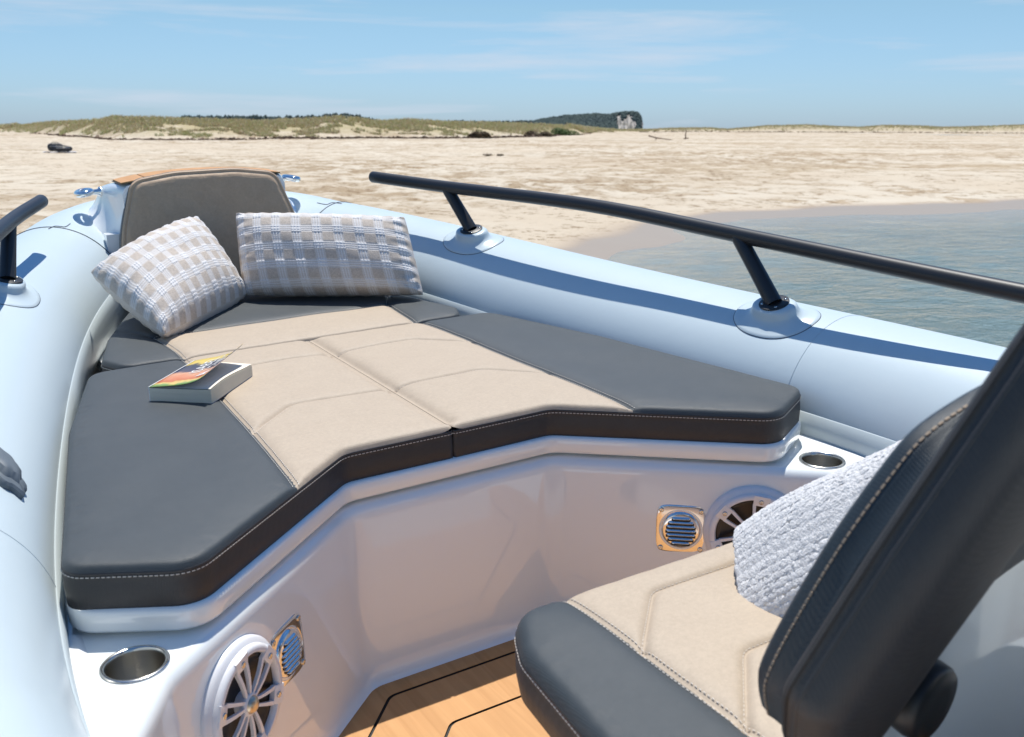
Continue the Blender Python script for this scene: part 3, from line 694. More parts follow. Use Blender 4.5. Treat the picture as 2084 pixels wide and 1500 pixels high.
g.grid(rows, closev=True); g.out('rubber_grab_pad', mRUB, boat, sharp=35)
# outer hull under the tubes
g = G(); rows = []
for y, hw, zk in ((-2.6, .80, -.75), (0, .82, -.80), (1.5, .80, -.80), (2.4, .66, -.74), (3.0, .48, -.62), (3.5, .26, -.42), (3.85, .03, -.1)):
    zz = lag(min(y, 3.7), KZ, TZ)-.12 if y > .6 else -.2
    rows.append([(-hw-.06, y, zz), (-hw, y, zz-.12), (-hw*.5, y, (zk+zz)/2-.14), (0, y, zk-.12), (hw*.5, y, (zk+zz)/2-.14), (hw, y, zz-.12), (hw+.06, y, zz)])
g.grid(rows, flip=True); hu = g.out('hull', mGEL2, boat); hu.modifiers.new('soft', 'SUBSURF').render_levels = 2
G().box((0, 2.55, -.13), (.9, 1.6, .04)).out('sunbed_deck', mGEL2, boat, smooth=False)

# ================================================================== pillows
def pillow_mat(name, nu, nv, base=(.56, .485, .41)):
    mt = Mat(name); p = mt.p; p.inputs['Roughness'].default_value = .92; p.inputs['Specular IOR Level'].default_value = .12
    at = mt.n('ShaderNodeAttribute', attribute_name='yarn')
    nz = noise(mt, 190, 3, .7); r = mt.n('ShaderNodeValToRGB'); r.color_ramp.elements[0].color = (base[0]*.82, base[1]*.82, base[2]*.82, 1); r.color_ramp.elements[1].color = (base[0]*1.15, base[1]*1.15, base[2]*1.15, 1)
    r.color_ramp.elements[0].position = .3; r.color_ramp.elements[1].position = .7
    mt.l(nz.outputs['Fac'], r.inputs[0]); m = mt.n('ShaderNodeMix', data_type='RGBA'); mt.l(at.outputs['Fac'], m.inputs[0]); mt.l(r.outputs[0], m.inputs[6]); m.inputs[7].default_value = (.78, .77, .76, 1)
    mt.l(m.outputs[2], p.inputs['Base Color'])
    b = mt.n('ShaderNodeBump'); b.inputs['Strength'].default_value = .7; b.inputs['Distance'].default_value = .0012; n2 = noise(mt, 420, 2, .6); mt.l(n2.outputs['Fac'], b.inputs['Height']); mt.l(b.outputs[0], p.inputs['Normal'])
    return mt
def pillow(name, label, corners, T, nu, nv, nrm, res=(400, 240), seed=0, sag=(0, 0, 0), bend=0, m0=.08, grow=1.03):
    """corners: TL, TR, BL, BR seam corners; nrm = front normal; T = half thickness"""
    TL, TR_, BL, BR = [np.array(c, float) for c in corners]; nrm = np.array(nrm, float); nrm /= np.linalg.norm(nrm); r_g = np.random.default_rng(seed)
    o = (TL+TR_+BL+BR)/4
    TL, TR_, BL, BR = [o+(c_-o)*grow for c_ in (TL, TR_, BL, BR)]
    def build(nu_, nv_, front):
        u = np.linspace(-1, 1, nu_)[:, None]*np.ones((1, nv_)); v = np.ones((nu_, 1))*np.linspace(-1, 1, nv_)[None, :]
        # pull edges in between the ears
        pu = u*(1-.085*(1-v**2)*np.abs(u)**2.5*0-.05*(1-np.abs(v)**7)*np.abs(u)**4); pv = v*(1-.075*(1-np.abs(u)**9)*np.abs(v)**4)
        cr_ = 1-.06*(np.abs(u)*np.abs(v))**7; pu = pu*cr_; pv = pv*cr_
        a = (pu+1)/2; b = (pv+1)/2
        P_ = ((1-a)*(1-b))[..., None]*BL+(a*(1-b))[..., None]*BR+((1-a)*b)[..., None]*TL+(a*b)[..., None]*TR_
        th = T*np.clip((1-np.abs(u)**2.5), 0, 1)**.58*np.clip((1-np.abs(v)**2.5), 0, 1)**.58+.007*(1-np.maximum(np.abs(u), np.abs(v))**24)
        wr = .004*np.sin(7*u+3*v+seed)*np.sin(5*v-2*u+seed*2)*(1-u**2)*(1-v**2)
        # radial puckers near the rim
        edge = np.maximum(np.abs(u), np.abs(v)); puck = .0035*np.clip((edge-.72)/.28, 0, 1)*np.clip((1-edge)/.06, 0, 1)*np.sin(np.where(np.abs(u) > np.abs(v), v*26, u*40)+seed)
        if front:
            # woven bands
            su = (u*.5+.5)*nu; sv = (v*.5+.5)*nv
            du = np.abs(su-np.floor(su)-.5); dv = np.abs(sv-np.floor(sv)-.5)
            bu = np.clip((.245-du)/.03, 0, 1); bv = np.clip((.245-dv)/.03, 0, 1)
            inn = np.clip((1-np.abs(u)-m0*.6)/.02, 0, 1)*np.clip((1-np.abs(v)-m0)/.03, 0, 1); inn_u = np.clip((1-np.abs(u)-.02)/.02, 0, 1)
            bu *= np.clip((1-np.abs(u)-m0*.6)/.02, 0, 1); bv *= np.clip((1-np.abs(v)-m0)/.03, 0, 1)
            yu = .5+.5*np.cos(2*math.pi*(su-np.floor(su)-.5)/.49*4); yv = .5+.5*np.cos(2*math.pi*(sv-np.floor(sv)-.5)/.49*4)
            ripu = .5+.5*np.cos(sv*2*math.pi*9); ripv = .5+.5*np.cos(su*2*math.pi*9)
            both = bu*bv
            bob = np.abs(np.sin((su-.5)*math.pi*3/.49*1.0+math.pi/2))*np.abs(np.sin((sv-.5)*math.pi*3/.49+math.pi/2))
            wave = .0009*ripv*bv*yv+.0009*ripu*bu*yu
            H = .0009*bu*(.5+.5*yu)+.0009*bv*(.5+.5*yv)+both*.0020*bob+wave*.45
            cov = np.maximum(bu*(.26+.62*yu*(.7+.3*ripu)), bv*(.26+.62*yv*(.7+.3*ripv))); cov = np.maximum(cov, both*(.72+.28*bob))
            # the base cloth puffs a little in every square
            H += .0012*(1-np.maximum(bu, bv))
        else:
            H = 0*u; cov = 0*u+.35
        s = 1 if front else -1
        P_ = P_+nrm*((s*th+wr+s*puck+s*H*np.clip((1-edge)/.03, 0, 1))[..., None])
        P_ = P_+np.array(sag)*((1-u**2)*(1-v**2))[..., None]
        return P_, cov
    g = G(); Pf, cf_ = build(res[0], res[1], True); Pb, cb = build(res[0]//4, res[1]//4, False)
    g.grid([list(map(tuple, r)) for r in Pf], flip=True); n1 = len(g.v); g.grid([list(map(tuple, r)) for r in Pb])
    mt = pillow_mat(name+'_cloth', nu, nv)
    # pick the winding so the normals face out
    ob = g.out(name, mt, None, origin=tuple(o))
    at = ob.data.attributes.new('yarn', 'FLOAT', 'POINT'); at.data.foreach_set('value', np.concatenate([cf_.ravel(), cb.ravel()]).astype(np.float32))
    return ob
a = np.array([-.005, 3.035, .028]); b = np.array([.452, 2.722, .028])
tl = np.array([.044, 3.165, .262]); tr = np.array([.474, 2.855, .250])
ex = (b-a)/np.linalg.norm(b-a); ez_ = (tl-a)/np.linalg.norm(tl-a); nn_ = np.cross(ex, ez_)
nn_ = nn_ if nn_[1] < 0 else -nn_
pr = pillow('pillow', 'rectangular checked pillow standing upright against the right tube, the right one of two', (tl-ex*.022+ez_*.004, tr+ex*.004-ez_*.002, a-ex*.008-ez_*.012, b+ex*.016-ez_*.010), .085, 9, 5, nn_, seed=1)
pr['category'] = 'pillow'; pr['label'] = 'checked taupe and white pillow standing level, the right one of two'; pr['group'] = 'checked pillows'
Lc = np.array([-.452, 2.955, .160]); Tc = np.array([-.078, 3.215, .250]); Bc = np.array([-.335, 2.640, .032]); Rc = np.array([.004, 3.020, .030])
n_l = np.cross(Tc-Lc, Bc-Lc); n_l = n_l if n_l[2] > 0 else -n_l
pl_ = pillow('pillow', '', (Lc, Tc, Bc, Rc), .088, 9, 6, n_l, seed=4, res=(400, 260), grow=1.055)
pl_['category'] = 'pillow'; pl_['label'] = 'checked taupe and white pillow slumped on its corner, the left one of two'; pl_['group'] = 'checked pillows'

# ================================================================== book
A = Vector((-.479, 2.144, .012)); Bk = Vector((-.373, 2.052, .012)); D = Vector((-.237, 2.206, .012))
e1 = (Bk-A); wdt = e1.length; e1.normalize(); e2 = (D-Bk); lng = e2.length; e2.normalize(); H = .030
book = thing('book', 'thick paperback with its colourful cover bent open, lying on the left sunbed cushion', 'book', tuple(A))
def BP(u, v, h): return tuple(A+e1*(u*wdt)+e2*(v*lng)+Vector((0, 0, h)))
n_ = 14; rows = []
for u, h in [(0, .0015), (0, H*.5), (0, H), (.03, H+.0005)]+[(k/10, None) for k in range(1, 11)]+[(1, H*.5), (1, .0015)]:
    row = []
    for k in range(n_+1):
        v = k/n_; top = H+.0015*math.sin(v*5)*u+.0045*(u**2)*math.sin(v*math.pi*1.2+.3)*.6
        row.append(BP(u+(.006*math.sin(v*3) if u > .9 else 0), v, top if h is None else h))
    rows.append(row)
g = G(); g.grid(rows); m = n_+1
g.f.append(tuple(k*m for k in range(len(rows)))); g.f.append(tuple(k*m+n_ for k in range(len(rows)))[::-1]); g.out('page_block', mPAGE, book, sharp=35)
g = G(); g.grid([[BP(u, v, H+.0022+.0015*math.sin(v*5)*u+.0045*(u**2)*math.sin(v*math.pi*1.2+.3)*.6) for v in np.linspace(.004, .996, 14)] for u in np.linspace(.01, .998, 12)]); g.out('top_page', mPAGEW, book)
def cov(u, v, off=0):      # bent front cover hinged at the spine (u = 0)
    ang = R(14)+R(8)*v; r = 1-.06*u*u; cu = u*wdt*1.03; bend = .35*u*u-.25*u
    x = cu*math.cos(ang+bend*1.5); z = H+.002+cu*math.sin(ang+bend*1.5)*.62+off
    return tuple(A+e1*x+e2*(v*lng)+Vector((0, 0, z)))
def cover_mat():
    mt = Mat('book_cover'); tc = mt.n('ShaderNodeTexCoord'); sx = mt.n('ShaderNodeSeparateXYZ'); mt.l(tc.outputs['UV'], sx.inputs[0])
    nz = noise(mt, 4.5, 3, .5, coord='UV'); mt.p.inputs['Roughness'].default_value = .3
    ad = mt.n('ShaderNodeMath', operation='MULTIPLY_ADD'); mt.l(nz.outputs['Fac'], ad.inputs[0]); ad.inputs[1].default_value = .34; mt.l(sx.outputs['Y'], ad.inputs[2])
    r = mt.n('ShaderNodeValToRGB'); cr = r.color_ramp; cr.interpolation = 'EASE'
    stops = [(.10, (.16, .27, .08)), (.20, (.24, .36, .10)), (.27, (.75, .55, .16)), (.34, (.60, .16, .05)), (.46, (.70, .26, .12)), (.60, (.72, .36, .2)), (.70, (.05, .05, .09)), (.92, (.02, .035, .07)), (1.0, (.75, .55, .1))]
    while len(cr.elements) < len(stops): cr.elements.new(.5)
    for e, (p_, c_) in zip(cr.elements, stops): e.position = p_; e.color = c_+(1,)
    mt.l(ad.outputs[0], r.inputs[0]); mt.l(r.outputs[0], mt.p.inputs['Base Color']); return mt
def sheet(fn, nu, nv, th, uvf=None):
    v = []; uv = []; f = []
    for s in (0, 1):
        for i in range(nu+1):
            for j in range(nv+1): v.append(fn(i/nu, j/nv, -th*s)); uv.append((i/nu, j/nv))
    m = nv+1; K_ = (nu+1)*m
    for i in range(nu):
        for j in range(nv):
            a = i*m+j; f.append((a, a+m, a+m+1, a+1)); f.append((K_+a, K_+a+1, K_+a+m+1, K_+a+m))
    for i in range(nu): f.append((i*m, K_+i*m, K_+(i+1)*m, (i+1)*m)); f.append((i*m+nv, (i+1)*m+nv, K_+(i+1)*m+nv, K_+i*m+nv))
    for j in range(nv): f.append((j, j+1, K_+j+1, K_+j)); e = nu*m; f.append((e+j, K_+e+j, K_+e+j+1, e+j+1))
    return v, f, uv
v_, f_s, uv_ = sheet(cov, 14, 18, .0006)
mCOV = cover_mat(); mCI = pbr('cover_inside', (.60, .58, .60), .7)
nf = len(f_s); fm = [0]*nf
for i in range(14*18): fm[2*i+1] = 1
link('front_cover', v_, f_s, None, book, mats=[mCOV, mCI], fm=fm, uv=uv_)
G().add([BP(0, 0, 0), BP(1, 0, 0), BP(1, 1, 0), BP(0, 1, 0), BP(0, 0, .0012), BP(1, 0, .0012), BP(1, 1, .0012), BP(0, 1, .0012)], [(3, 2, 1, 0), (4, 5, 6, 7), (0, 1, 5, 4), (1, 2, 6, 5), (2, 3, 7, 6), (3, 0, 4, 7)]).out('back_cover', mCI, book, smooth=False)
G().add([BP(-.012, 0, 0), BP(-.012, 1, 0), BP(-.012, 1, H+.003), BP(-.012, 0, H+.003), BP(0, 0, 0), BP(0, 1, 0), BP(0, 1, H+.003), BP(0, 0, H+.003)], [(3, 2, 1, 0), (4, 5, 6, 7), (0, 1, 5, 4), (1, 2, 6, 5), (2, 3, 7, 6), (3, 0, 4, 7)])  .out('spine', mPAPER, book, smooth=False)
def text_on_cover(txt, u0, v0, v1, hgt, name):
    cu = bpy.data.curves.new('lettering', 'FONT'); cu.body = txt; cu.resolution_u = 2; to = bpy.data.objects.new('tmp', cu); col.objects.link(to)
    dg = bpy.context.evaluated_depsgraph_get(); me = bpy.data.meshes.new_from_object(to.evaluated_get(dg)); bpy.data.objects.remove(to)
    vs = np.array([v.co[:] for v in me.vertices]); fs = [tuple(p.vertices) for p in me.polygons]
    w_ = vs[:, 0].max(); h_ = vs[:, 1].max()
    vv = [cov(u0-(hgt*y/h_), v0+(v1-v0)*x/w_, .0009) for x, y, z in vs]
    link(name, vv, fs, mPAPER, book, smooth=False)
text_on_cover('ISABEL', .55, .38, .92, .20, 'lettering')
text_on_cover('ALLENDE', .84, .16, .94, .24, 'lettering')

# ================================================================== towel (rolled, leaning on the seat backrest)
P0 = Vector((.14, 1.0, .010)); Wd = Vector((-.045, -.150, -.045)); Ax = Vector((.19, -.34, .335))
Ax = Vector((.097, -.206, .21)); An = Ax.normalized(); Wn = (Wd-An*Wd.dot(An)).normalized(); wd_ = .195
Nn = An.cross(Wn).normalized(); Nn = Nn if Nn.dot(Vector((-1, -.9, .7))) > 0 else -Nn
ctr = P0+Wn*wd_*.5-Nn*.040+Vector((0, 0, .022)); turns = 2.5; K = 820; Lx = 130; NR = 50
sect = []
for k in range(K):
    sp_s = k/(K-1); a = sp_s*turns*2*math.pi; q = 1-.66*sp_s; ca, sa = math.cos(a-1.9), math.sin(a-1.9)
    sect.append((wd_*.54*q*math.copysign(abs(ca)**.8, ca), .060*q*math.copysign(abs(sa)**.85, sa), sp_s, a))
rows = []; ph = [random.uniform(0, 6.28) for _ in range(NR*3+3)]
for j in range(Lx+1):
    t = j/Lx; row = []; slump = .010*math.sin(t*5+.5)
    for (x, y, q, a) in sect:
        rib = (.5+.5*math.cos(a*NR))**.8; idx = int(a*NR/(2*math.pi)+.5); nub = .65+.35*math.sin(t*190+ph[idx]+2*math.sin(t*23+ph[idx]*3))
        d_ = Vector((x, y, 0)); l = max(d_.length, .015); out_n = d_/l; amp = .0014*rib*nub*(1 if q < .42 else .35)+rng.normal()*.0005
        fold = .004*math.sin(a*3+t*4); px_, py_ = x+out_n.x*(amp+fold), y+out_n.y*(amp+fold)+slump
        row.append(ctr+Wn*px_+Nn*py_+An*(t*.36-.022-.012*math.sin(a*1.0+.5)*(1-t)-.022*q*(1-t)))
    rows.append(row)
g = G(); g.grid(rows)
tw = g.out('towel', mTERRY, None, origin=(.11, .9, -.045)); so = tw.modifiers.new('cloth thickness', 'SOLIDIFY'); so.thickness = .0075; so.offset = -1
tag(tw, 'white ribbed terry towel rolled up and leaning on the seat backrest', 'towel')

# ================================================================== LAND, WATER
def hsh(ix, iy, s):
    n = (ix*374761393+iy*668265263+s*1442695041) & 0xffffffff; n = ((n ^ (n >> 13))*1274126177) & 0xffffffff; return ((n ^ (n >> 16)) & 0xffff)/65535.
def vnoise(x, y, s=0):
    ix = np.floor(x).astype(np.int64); iy = np.floor(y).astype(np.int64); fx = x-ix; fy = y-iy; fx = fx*fx*(3-2*fx); fy = fy*fy*(3-2*fy)
    return (hsh(ix, iy, s)*(1-fx)+hsh(ix+1, iy, s)*fx)*(1-fy)+(hsh(ix, iy+1, s)*(1-fx)+hsh(ix+1, iy+1, s)*fx)*fy
def fbm(x, y, o=4, s=0):
    r = 0; a = .5
    for i in range(o): r = r+a*vnoise(x, y, s+i); x = x*2.03+5.1; y = y*2.03+1.7; a *= .5
    return r
CX, CY = CW.x, CW.y
AZ = lambda px: 31.29+math.degrees(math.atan((px-1042)/2086))
def el(px, py):          # elevation (radians) of a pixel above the horizon
    return .97*math.cos(math.atan((px-1042)/2086))*((256+.0053*px)-py)/2086
BASE = [(-900, 210), (-200, 200), (0, 185), (60, 150), (130, 112), (240, 92), (300, 84), (450, 88), (600, 95), (800, 100), (1000, 112), (1100, 130), (1180, 175), (1230, 260), (1300, 340), (1400, 420), (1690, 470), (2084, 490), (2600, 500), (3500, 500)]
CREST = [(-900, 252), (-200, 254), (0, 255), (60, 249), (100, 245), (130, 244), (200, 241), (235, 234), (270, 236), (320, 236), (400, 240), (520, 243), (600, 242), (650, 239), (695, 235), (735, 240), (780, 245), (830, 241), (900, 246), (1000, 247), (1100, 250), (1150, 256), (1200, 262), (1250, 264), (1320, 263), (1370, 260), (1440, 259), (1480, 262), (1530, 258), (1560, 255), (1640, 253), (1700, 256), (1750, 258), (1800, 254), (1870, 255), (1920, 258), (2000, 256), (2084, 253), (2600, 250), (3500, 250)]
bA = np.array([AZ(p) for p, _ in BASE]); bD = np.array([d for _, d in BASE])
cA = np.array([AZ(p) for p, _ in CREST]); cE = np.array([el(p, q+(4.5 if p < 1120 else 1.5)) for p, q in CREST])
SHORE = np.array([(-60, 16), (-25, 9.5), (-8, 7.0), (0, 6.6), (4.0, 8.2), (6.43, 9.72), (8.2, 10.63), (9.65, 12.1), (11.87, 12.61), (14.4, 12.07), (17.6, 11.4), (26, 9.0), (45, 3), (90, -15)], float)
def shoredist(x, y):
    p = np.stack([x.ravel(), y.ravel()], 1); d = polydist(p, SHORE); sy = np.interp(p[:, 0], SHORE[:, 0], SHORE[:, 1]); return (d*np.sign(p[:, 1]-sy)).reshape(x.shape)
def land(x, y, fine=True):
    sd = shoredist(x, y)+ (fbm(x*.5, y*.5, 3, 50)-.45)*1.0
    D = np.hypot(x-CX, y-CY); az = np.degrees(np.arctan2(x-CX, y-CY))
    h = np.where(sd < 0, .075*sd, np.interp(sd, [0, 2.5, 5, 9, 20, 60, 120, 400], [0, .07, .17, .30, .36, .46, .52, .56])); h = np.maximum(h, -1.6)
    dry = np.clip((sd-3.0)/2.5, 0, 1)
    big = (fbm(x*.09, y*.09, 4, 3)-.47)*.22*dry
    rough = np.clip(fbm(x*.11, y*.11, 3, 9)*3-1.05, 0, 1)
    foot = (fbm(x*1.6, y*1.6, 3, 20)-.47)*(.035+.14*rough)*dry
    small = (fbm(x*5.5, y*5.5, 2, 30)-.37)*(.02+.05*rough)*dry
    h = h+big*np.clip(sd/20, .3, 1)+(foot+small if fine else 0)
    # dunes
    bd = np.interp(az, bA, bD)*(1+.02*np.sin(az*1.1)); ce = np.interp(az, cA, cE); cd = bd*1.22+4; zc_ = 1.5+cd*np.tan(ce)
    inv = (np.abs(az-31) < 75)
    t = np.clip((D-bd)/(cd-bd), 0, 1); s = t*t*(3-2*t); s = .25*t+.75*s
    lift = (zc_-h)*np.clip(s, 0, 1)
    lump = (fbm(x*.33, y*.33, 4, 70)-.47)*.35*np.clip(t*4, 0, 1)*np.clip((1-t)*3+.12, 0, 1)*np.clip((zc_-.6)/2, .12, 1)
    hh = h+np.where(D > bd, lift+lump, 0)
    fall = np.clip((D-cd)/(cd*.8), 0, 1); hh = np.where(D > cd, zc_+(fbm(x*.22, y*.22, 3, 70)-.47)*.15-(fall*1.2), hh)
    # lagoon on the far right
    lg = np.clip((az-48.6)/2, 0, 1)*np.clip((D-285-20*np.sin(az))/25, 0, 1)*np.clip((bd*.97-D)/12, 0, 1)
    hh = hh-lg*1.3
    hh = np.where(D > 1100, hh-(D-1100)*.02, hh)
    return hh, D, az, rough, dry, t
azs = np.radians(np.r_[np.arange(-150, -6, 3.0), np.arange(-6, 0, .6), np.arange(0, 63, .125), np.arange(63, 72, .6), np.arange(72, 213, 3.0)])
ds = np.r_[.5, 1.5, 3, 5, 6.5, np.geomspace(8, 70, 330), np.geomspace(70.4, 640, 230)[0:], np.geomspace(660, 1400, 12)]
AA, DD = np.meshgrid(azs, ds, indexing='ij'); X = CX+DD*np.sin(AA); Y = CY+DD*np.cos(AA)
Zt, _, az_, ro_, dry_, t_ = land(X, Y)
ni, nj = X.shape; vs = np.stack([X.ravel(), Y.ravel(), Zt.ravel()], 1)
ii, jj = np.meshgrid(np.arange(ni), np.arange(nj-1), indexing='ij'); a_ = (ii*nj+jj).ravel(); b_2 = (((ii+1) % ni)*nj+jj).ravel()
fs = np.stack([a_, a_+1, b_2+1, b_2], 1)
me = bpy.data.meshes.new('beach_sand'); me.vertices.add(len(vs)); me.vertices.foreach_set('co', vs.ravel()); me.loops.add(len(fs)*4); me.loops.foreach_set('vertex_index', fs.ravel())
me.polygons.add(len(fs)); me.polygons.foreach_set('loop_start', np.arange(len(fs))*4); me.polygons.foreach_set('loop_total', np.full(len(fs), 4)); me.update(calc_edges=True); me.polygons.foreach_set('use_smooth', [True]*len(fs))
def sand_mat():
    mt = Mat('sand'); p = mt.p; p.inputs['Roughness'].default_value = .95; p.inputs['Specular IOR Level'].default_value = .2
    tc = mt.n('ShaderNodeTexCoord'); P_ = tc.outputs['Object']
    def ramp(src, a, b, ca=0, cb=1):
        m = mt.n('ShaderNodeMapRange', interpolation_type='SMOOTHSTEP'); m.inputs[1].default_value = a; m.inputs[2].default_value = b; m.inputs[3].default_value = ca; m.inputs[4].default_value = cb; mt.l(src, m.inputs[0]); return m.outputs[0]
    def mix(f, a, b):
        m = mt.n('ShaderNodeMix', data_type='RGBA'); mt.l(f, m.inputs[0]) if not isinstance(f, float) else setattr(m.inputs[0], 'default_value', f)
        for s, k in ((a, 6), (b, 7)):
            if isinstance(s, tuple): m.inputs[k].default_value = s+(1,)
            else: mt.l(s, m.inputs[k])
        return m.outputs[2]
    def mul(a, b):
        m = mt.n('ShaderNodeMath', operation='MULTIPLY'); mt.l(a, m.inputs[0]); mt.l(b, m.inputs[1]); return m.outputs[0]
    n1 = noise(mt, .12, 6, .6, vec=P_); n2 = noise(mt, 1.1, 12, .72, vec=P_, dist=.4); n3 = noise(mt, 5.5, 6, .7, vec=P_); n4 = noise(mt, .035, 5, .6, vec=P_)
    base = mix(ramp(n1.outputs['Fac'], .38, .62), (.60, .50, .37), (.655, .575, .45))
    damp_shade = mul(ramp(n2.outputs['Fac'], .50, .57), ramp(n1.outputs['Fac'], .42, .57))  # brown blotches: damp sand, and lump shading put into the colour
    bd_ = mt.n('ShaderNodeAttribute', attribute_name='band'); base = mix(mul(bd_.outputs['Fac'], ramp(n2.outputs['Fac'], .42, .52)), base, (.44, .335, .21))
    base = mix(damp_shade, base, (.47, .365, .245))
    rg = mt.n('ShaderNodeAttribute', attribute_name='rough'); base = mix(mul(rg.outputs['Fac'], ramp(n2.outputs['Fac'], .40, .58)), base, (.40, .30, .19))  # churned sand browned to paint in the shade of its lumps
    speck = mul(ramp(n3.outputs['Fac'], .53, .58), ramp(n2.outputs['Fac'], .46, .55)); base = mix(speck, base, (.27, .19, .11))  # dark specks colour in the small shadows between lumps
    at = mt.n('ShaderNodeAttribute', attribute_name='wet'); base = mix(at.outputs['Fac'], base, (.40, .30, .195))
    a2 = mt.n('ShaderNodeAttribute', attribute_name='turf'); nt_ = noise(mt, .35, 5, .7, vec=P_)
    tf_ = mul(a2.outputs['Fac'], ramp(nt_.outputs['Fac'], .34, .50)); base = mix(tf_, base, (.45, .375, .215))
    mt.l(base, p.inputs['Base Color'])
    rr = mt.n('ShaderNodeMapRange'); rr.inputs[3].default_value = .95; rr.inputs[4].default_value = .28; mt.l(at.outputs['Fac'], rr.inputs[0]); mt.l(rr.outputs[0], p.inputs['Roughness'])
    b = mt.n('ShaderNodeBump'); b.inputs['Strength'].default_value = .9; b.inputs['Distance'].default_value = .06
    mt.l(n3.outputs['Fac'], b.inputs['Height']); iv = mt.n('ShaderNodeMath', operation='SUBTRACT'); iv.inputs[0].default_value = 1; mt.l(at.outputs['Fac'], iv.inputs[1]); mt.l(iv.outputs[0], b.inputs['Strength'])
    mt.l(b.outputs[0], p.inputs['Normal']); return mt
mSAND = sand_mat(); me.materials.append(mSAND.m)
sdv = shoredist(X, Y)
wet = np.clip(1-(sdv-.5-1.3*np.clip((np.degrees(AA)-38)/20, 0, 1.5)+(fbm(X*.4, Y*.4, 3, 5)-.5)*1.2)/.8, 0, 1); at = me.attributes.new('wet', 'FLOAT', 'POINT'); at.data.foreach_set('value', wet.ravel().astype(np.float32))
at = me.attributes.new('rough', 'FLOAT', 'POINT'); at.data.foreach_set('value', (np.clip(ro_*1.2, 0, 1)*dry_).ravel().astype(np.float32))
bnd = np.clip(np.sin(sdv*.42+5*fbm(X*.03, Y*.03, 3, 61))*1.6-.35, 0, 1)*np.clip((np.degrees(AA)-33)/6, 0, 1)*np.clip((sdv-7)/6, 0, 1)*dry_; trk = np.zeros_like(X); pf = np.stack([X.ravel(), Y.ravel()], 1); nearm = (DD.ravel() < 130)
for (x0, y0, x1, y1, wob) in ((2, 16, 34, 60, 3), (3, 17, 36, 58, 3), (8, 24, 46, 30, 2), (-4, 22, 20, 75, 4), (-3, 22, 21.2, 75, 4), (13, 20, 30, 22, 1.5), (18, 26, 70, 60, 4), (30, 90, 95, 70, 5), (0, 40, 40, 48, 3)):
    tt_ = np.linspace(0, 1, 40); line = np.stack([x0+(x1-x0)*tt_+wob*np.sin(tt_*5+x0), y0+(y1-y0)*tt_+wob*.6*np.sin(tt_*7+y1)], 1)
    d_ = np.full(len(pf), 9.); d_[nearm] = polydist(pf[nearm], line); trk = np.maximum(trk, np.clip(1-d_/.42, 0, 1).reshape(X.shape)*np.clip(fbm(X*1.3, Y*1.3, 2, 33)*3-.5, 0, 1))
vz = vs[:, 2].copy(); vz -= .045*trk.ravel(); vs[:, 2] = vz; me.vertices.foreach_set('co', vs.ravel()); bnd = np.clip(bnd+trk*.8, 0, 1)
at = me.attributes.new('band', 'FLOAT', 'POINT'); at.data.foreach_set('value', (bnd*.9).ravel().astype(np.float32))
azp = np.degrees(AA); turf = np.clip((t_-.15)*2.8, 0, 1)*np.where(azp < 35.5, 1, .75); at = me.attributes.new('turf', 'FLOAT', 'POINT'); at.data.foreach_set('value', turf.ravel().astype(np.float32))
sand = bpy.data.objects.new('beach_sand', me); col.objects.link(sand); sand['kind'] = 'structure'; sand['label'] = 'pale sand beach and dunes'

# water sheet, out to the horizon
rr_ = np.r_[0, np.geomspace(1.2, 60, 110), np.geomspace(66, 30000, 40)]; aa_ = np.radians(np.r_[np.arange(-150, 20, 4.0), np.arange(20, 75, .35), np.arange(75, 210, 4.0)])
g = G(); rows = []
for a in aa_:
    x = CX+rr_*math.sin(a); y = CY+rr_*math.cos(a); k = np.clip(1-rr_/60, 0, 1); z = ((fbm(x*1.6, y*1.6+x*.5, 3, 90)-.47)*.022+(fbm(x*.5, y*.7, 2, 95)-.37)*.012)*k
    rows.append([(p, q, s) for p, q, s in zip(x, y, z)])
g.grid(rows, closeu=True)
mt = Mat('water'); p = mt.p; p.inputs['Roughness'].default_value = .05; p.inputs['IOR'].default_value = 1.33
at = mt.n('ShaderNodeAttribute', attribute_name='shallow'); mm = mt.n('ShaderNodeMix', data_type='RGBA'); mm.inputs[6].default_value = (.115, .150, .118, 1); mm.inputs[7].default_value = (.30, .29, .23, 1); mt.l(at.outputs['Fac'], mm.inputs[0]); mt.l(mm.outputs[2], p.inputs['Base Color'])
nz = noise(mt, 2.6, 5, .62, stretch=(1, 1.5, 1), dist=.5); nz2 = noise(mt, 9, 3, .6, stretch=(1, 1.6, 1)); ad = mt.n('ShaderNodeMath', operation='MULTIPLY_ADD'); ad.inputs[1].default_value = .35; mt.l(nz2.outputs['Fac'], ad.inputs[0]); mt.l(nz.outputs['Fac'], ad.inputs[2])
b = mt.n('ShaderNodeBump'); b.inputs['Strength'].default_value = .9; b.inputs['Distance'].default_value = .07; mt.l(ad.outputs[0], b.inputs['Height']); mt.l(b.outputs[0], p.inputs['Normal'])
wat = g.out('water', mt, None, frame=Matrix.Identity(4)); wat['kind'] = 'structure'
wv = np.array(g.v); sdw = shoredist(wv[:, 0], wv[:, 1]); at = wat.data.attributes.new('shallow', 'FLOAT', 'POINT'); at.data.foreach_set('value', np.clip(1+(sdw+.1)/2.6, 0, 1).astype(np.float32))

def ground(x, y):
    h = land(np.array([[x]], float), np.array([[y]], float))[0][0, 0]; return float(h)
def at_px(px, D):
    a = R(AZ(px)); return CX+D*math.sin(a), CY+D*math.cos(a)
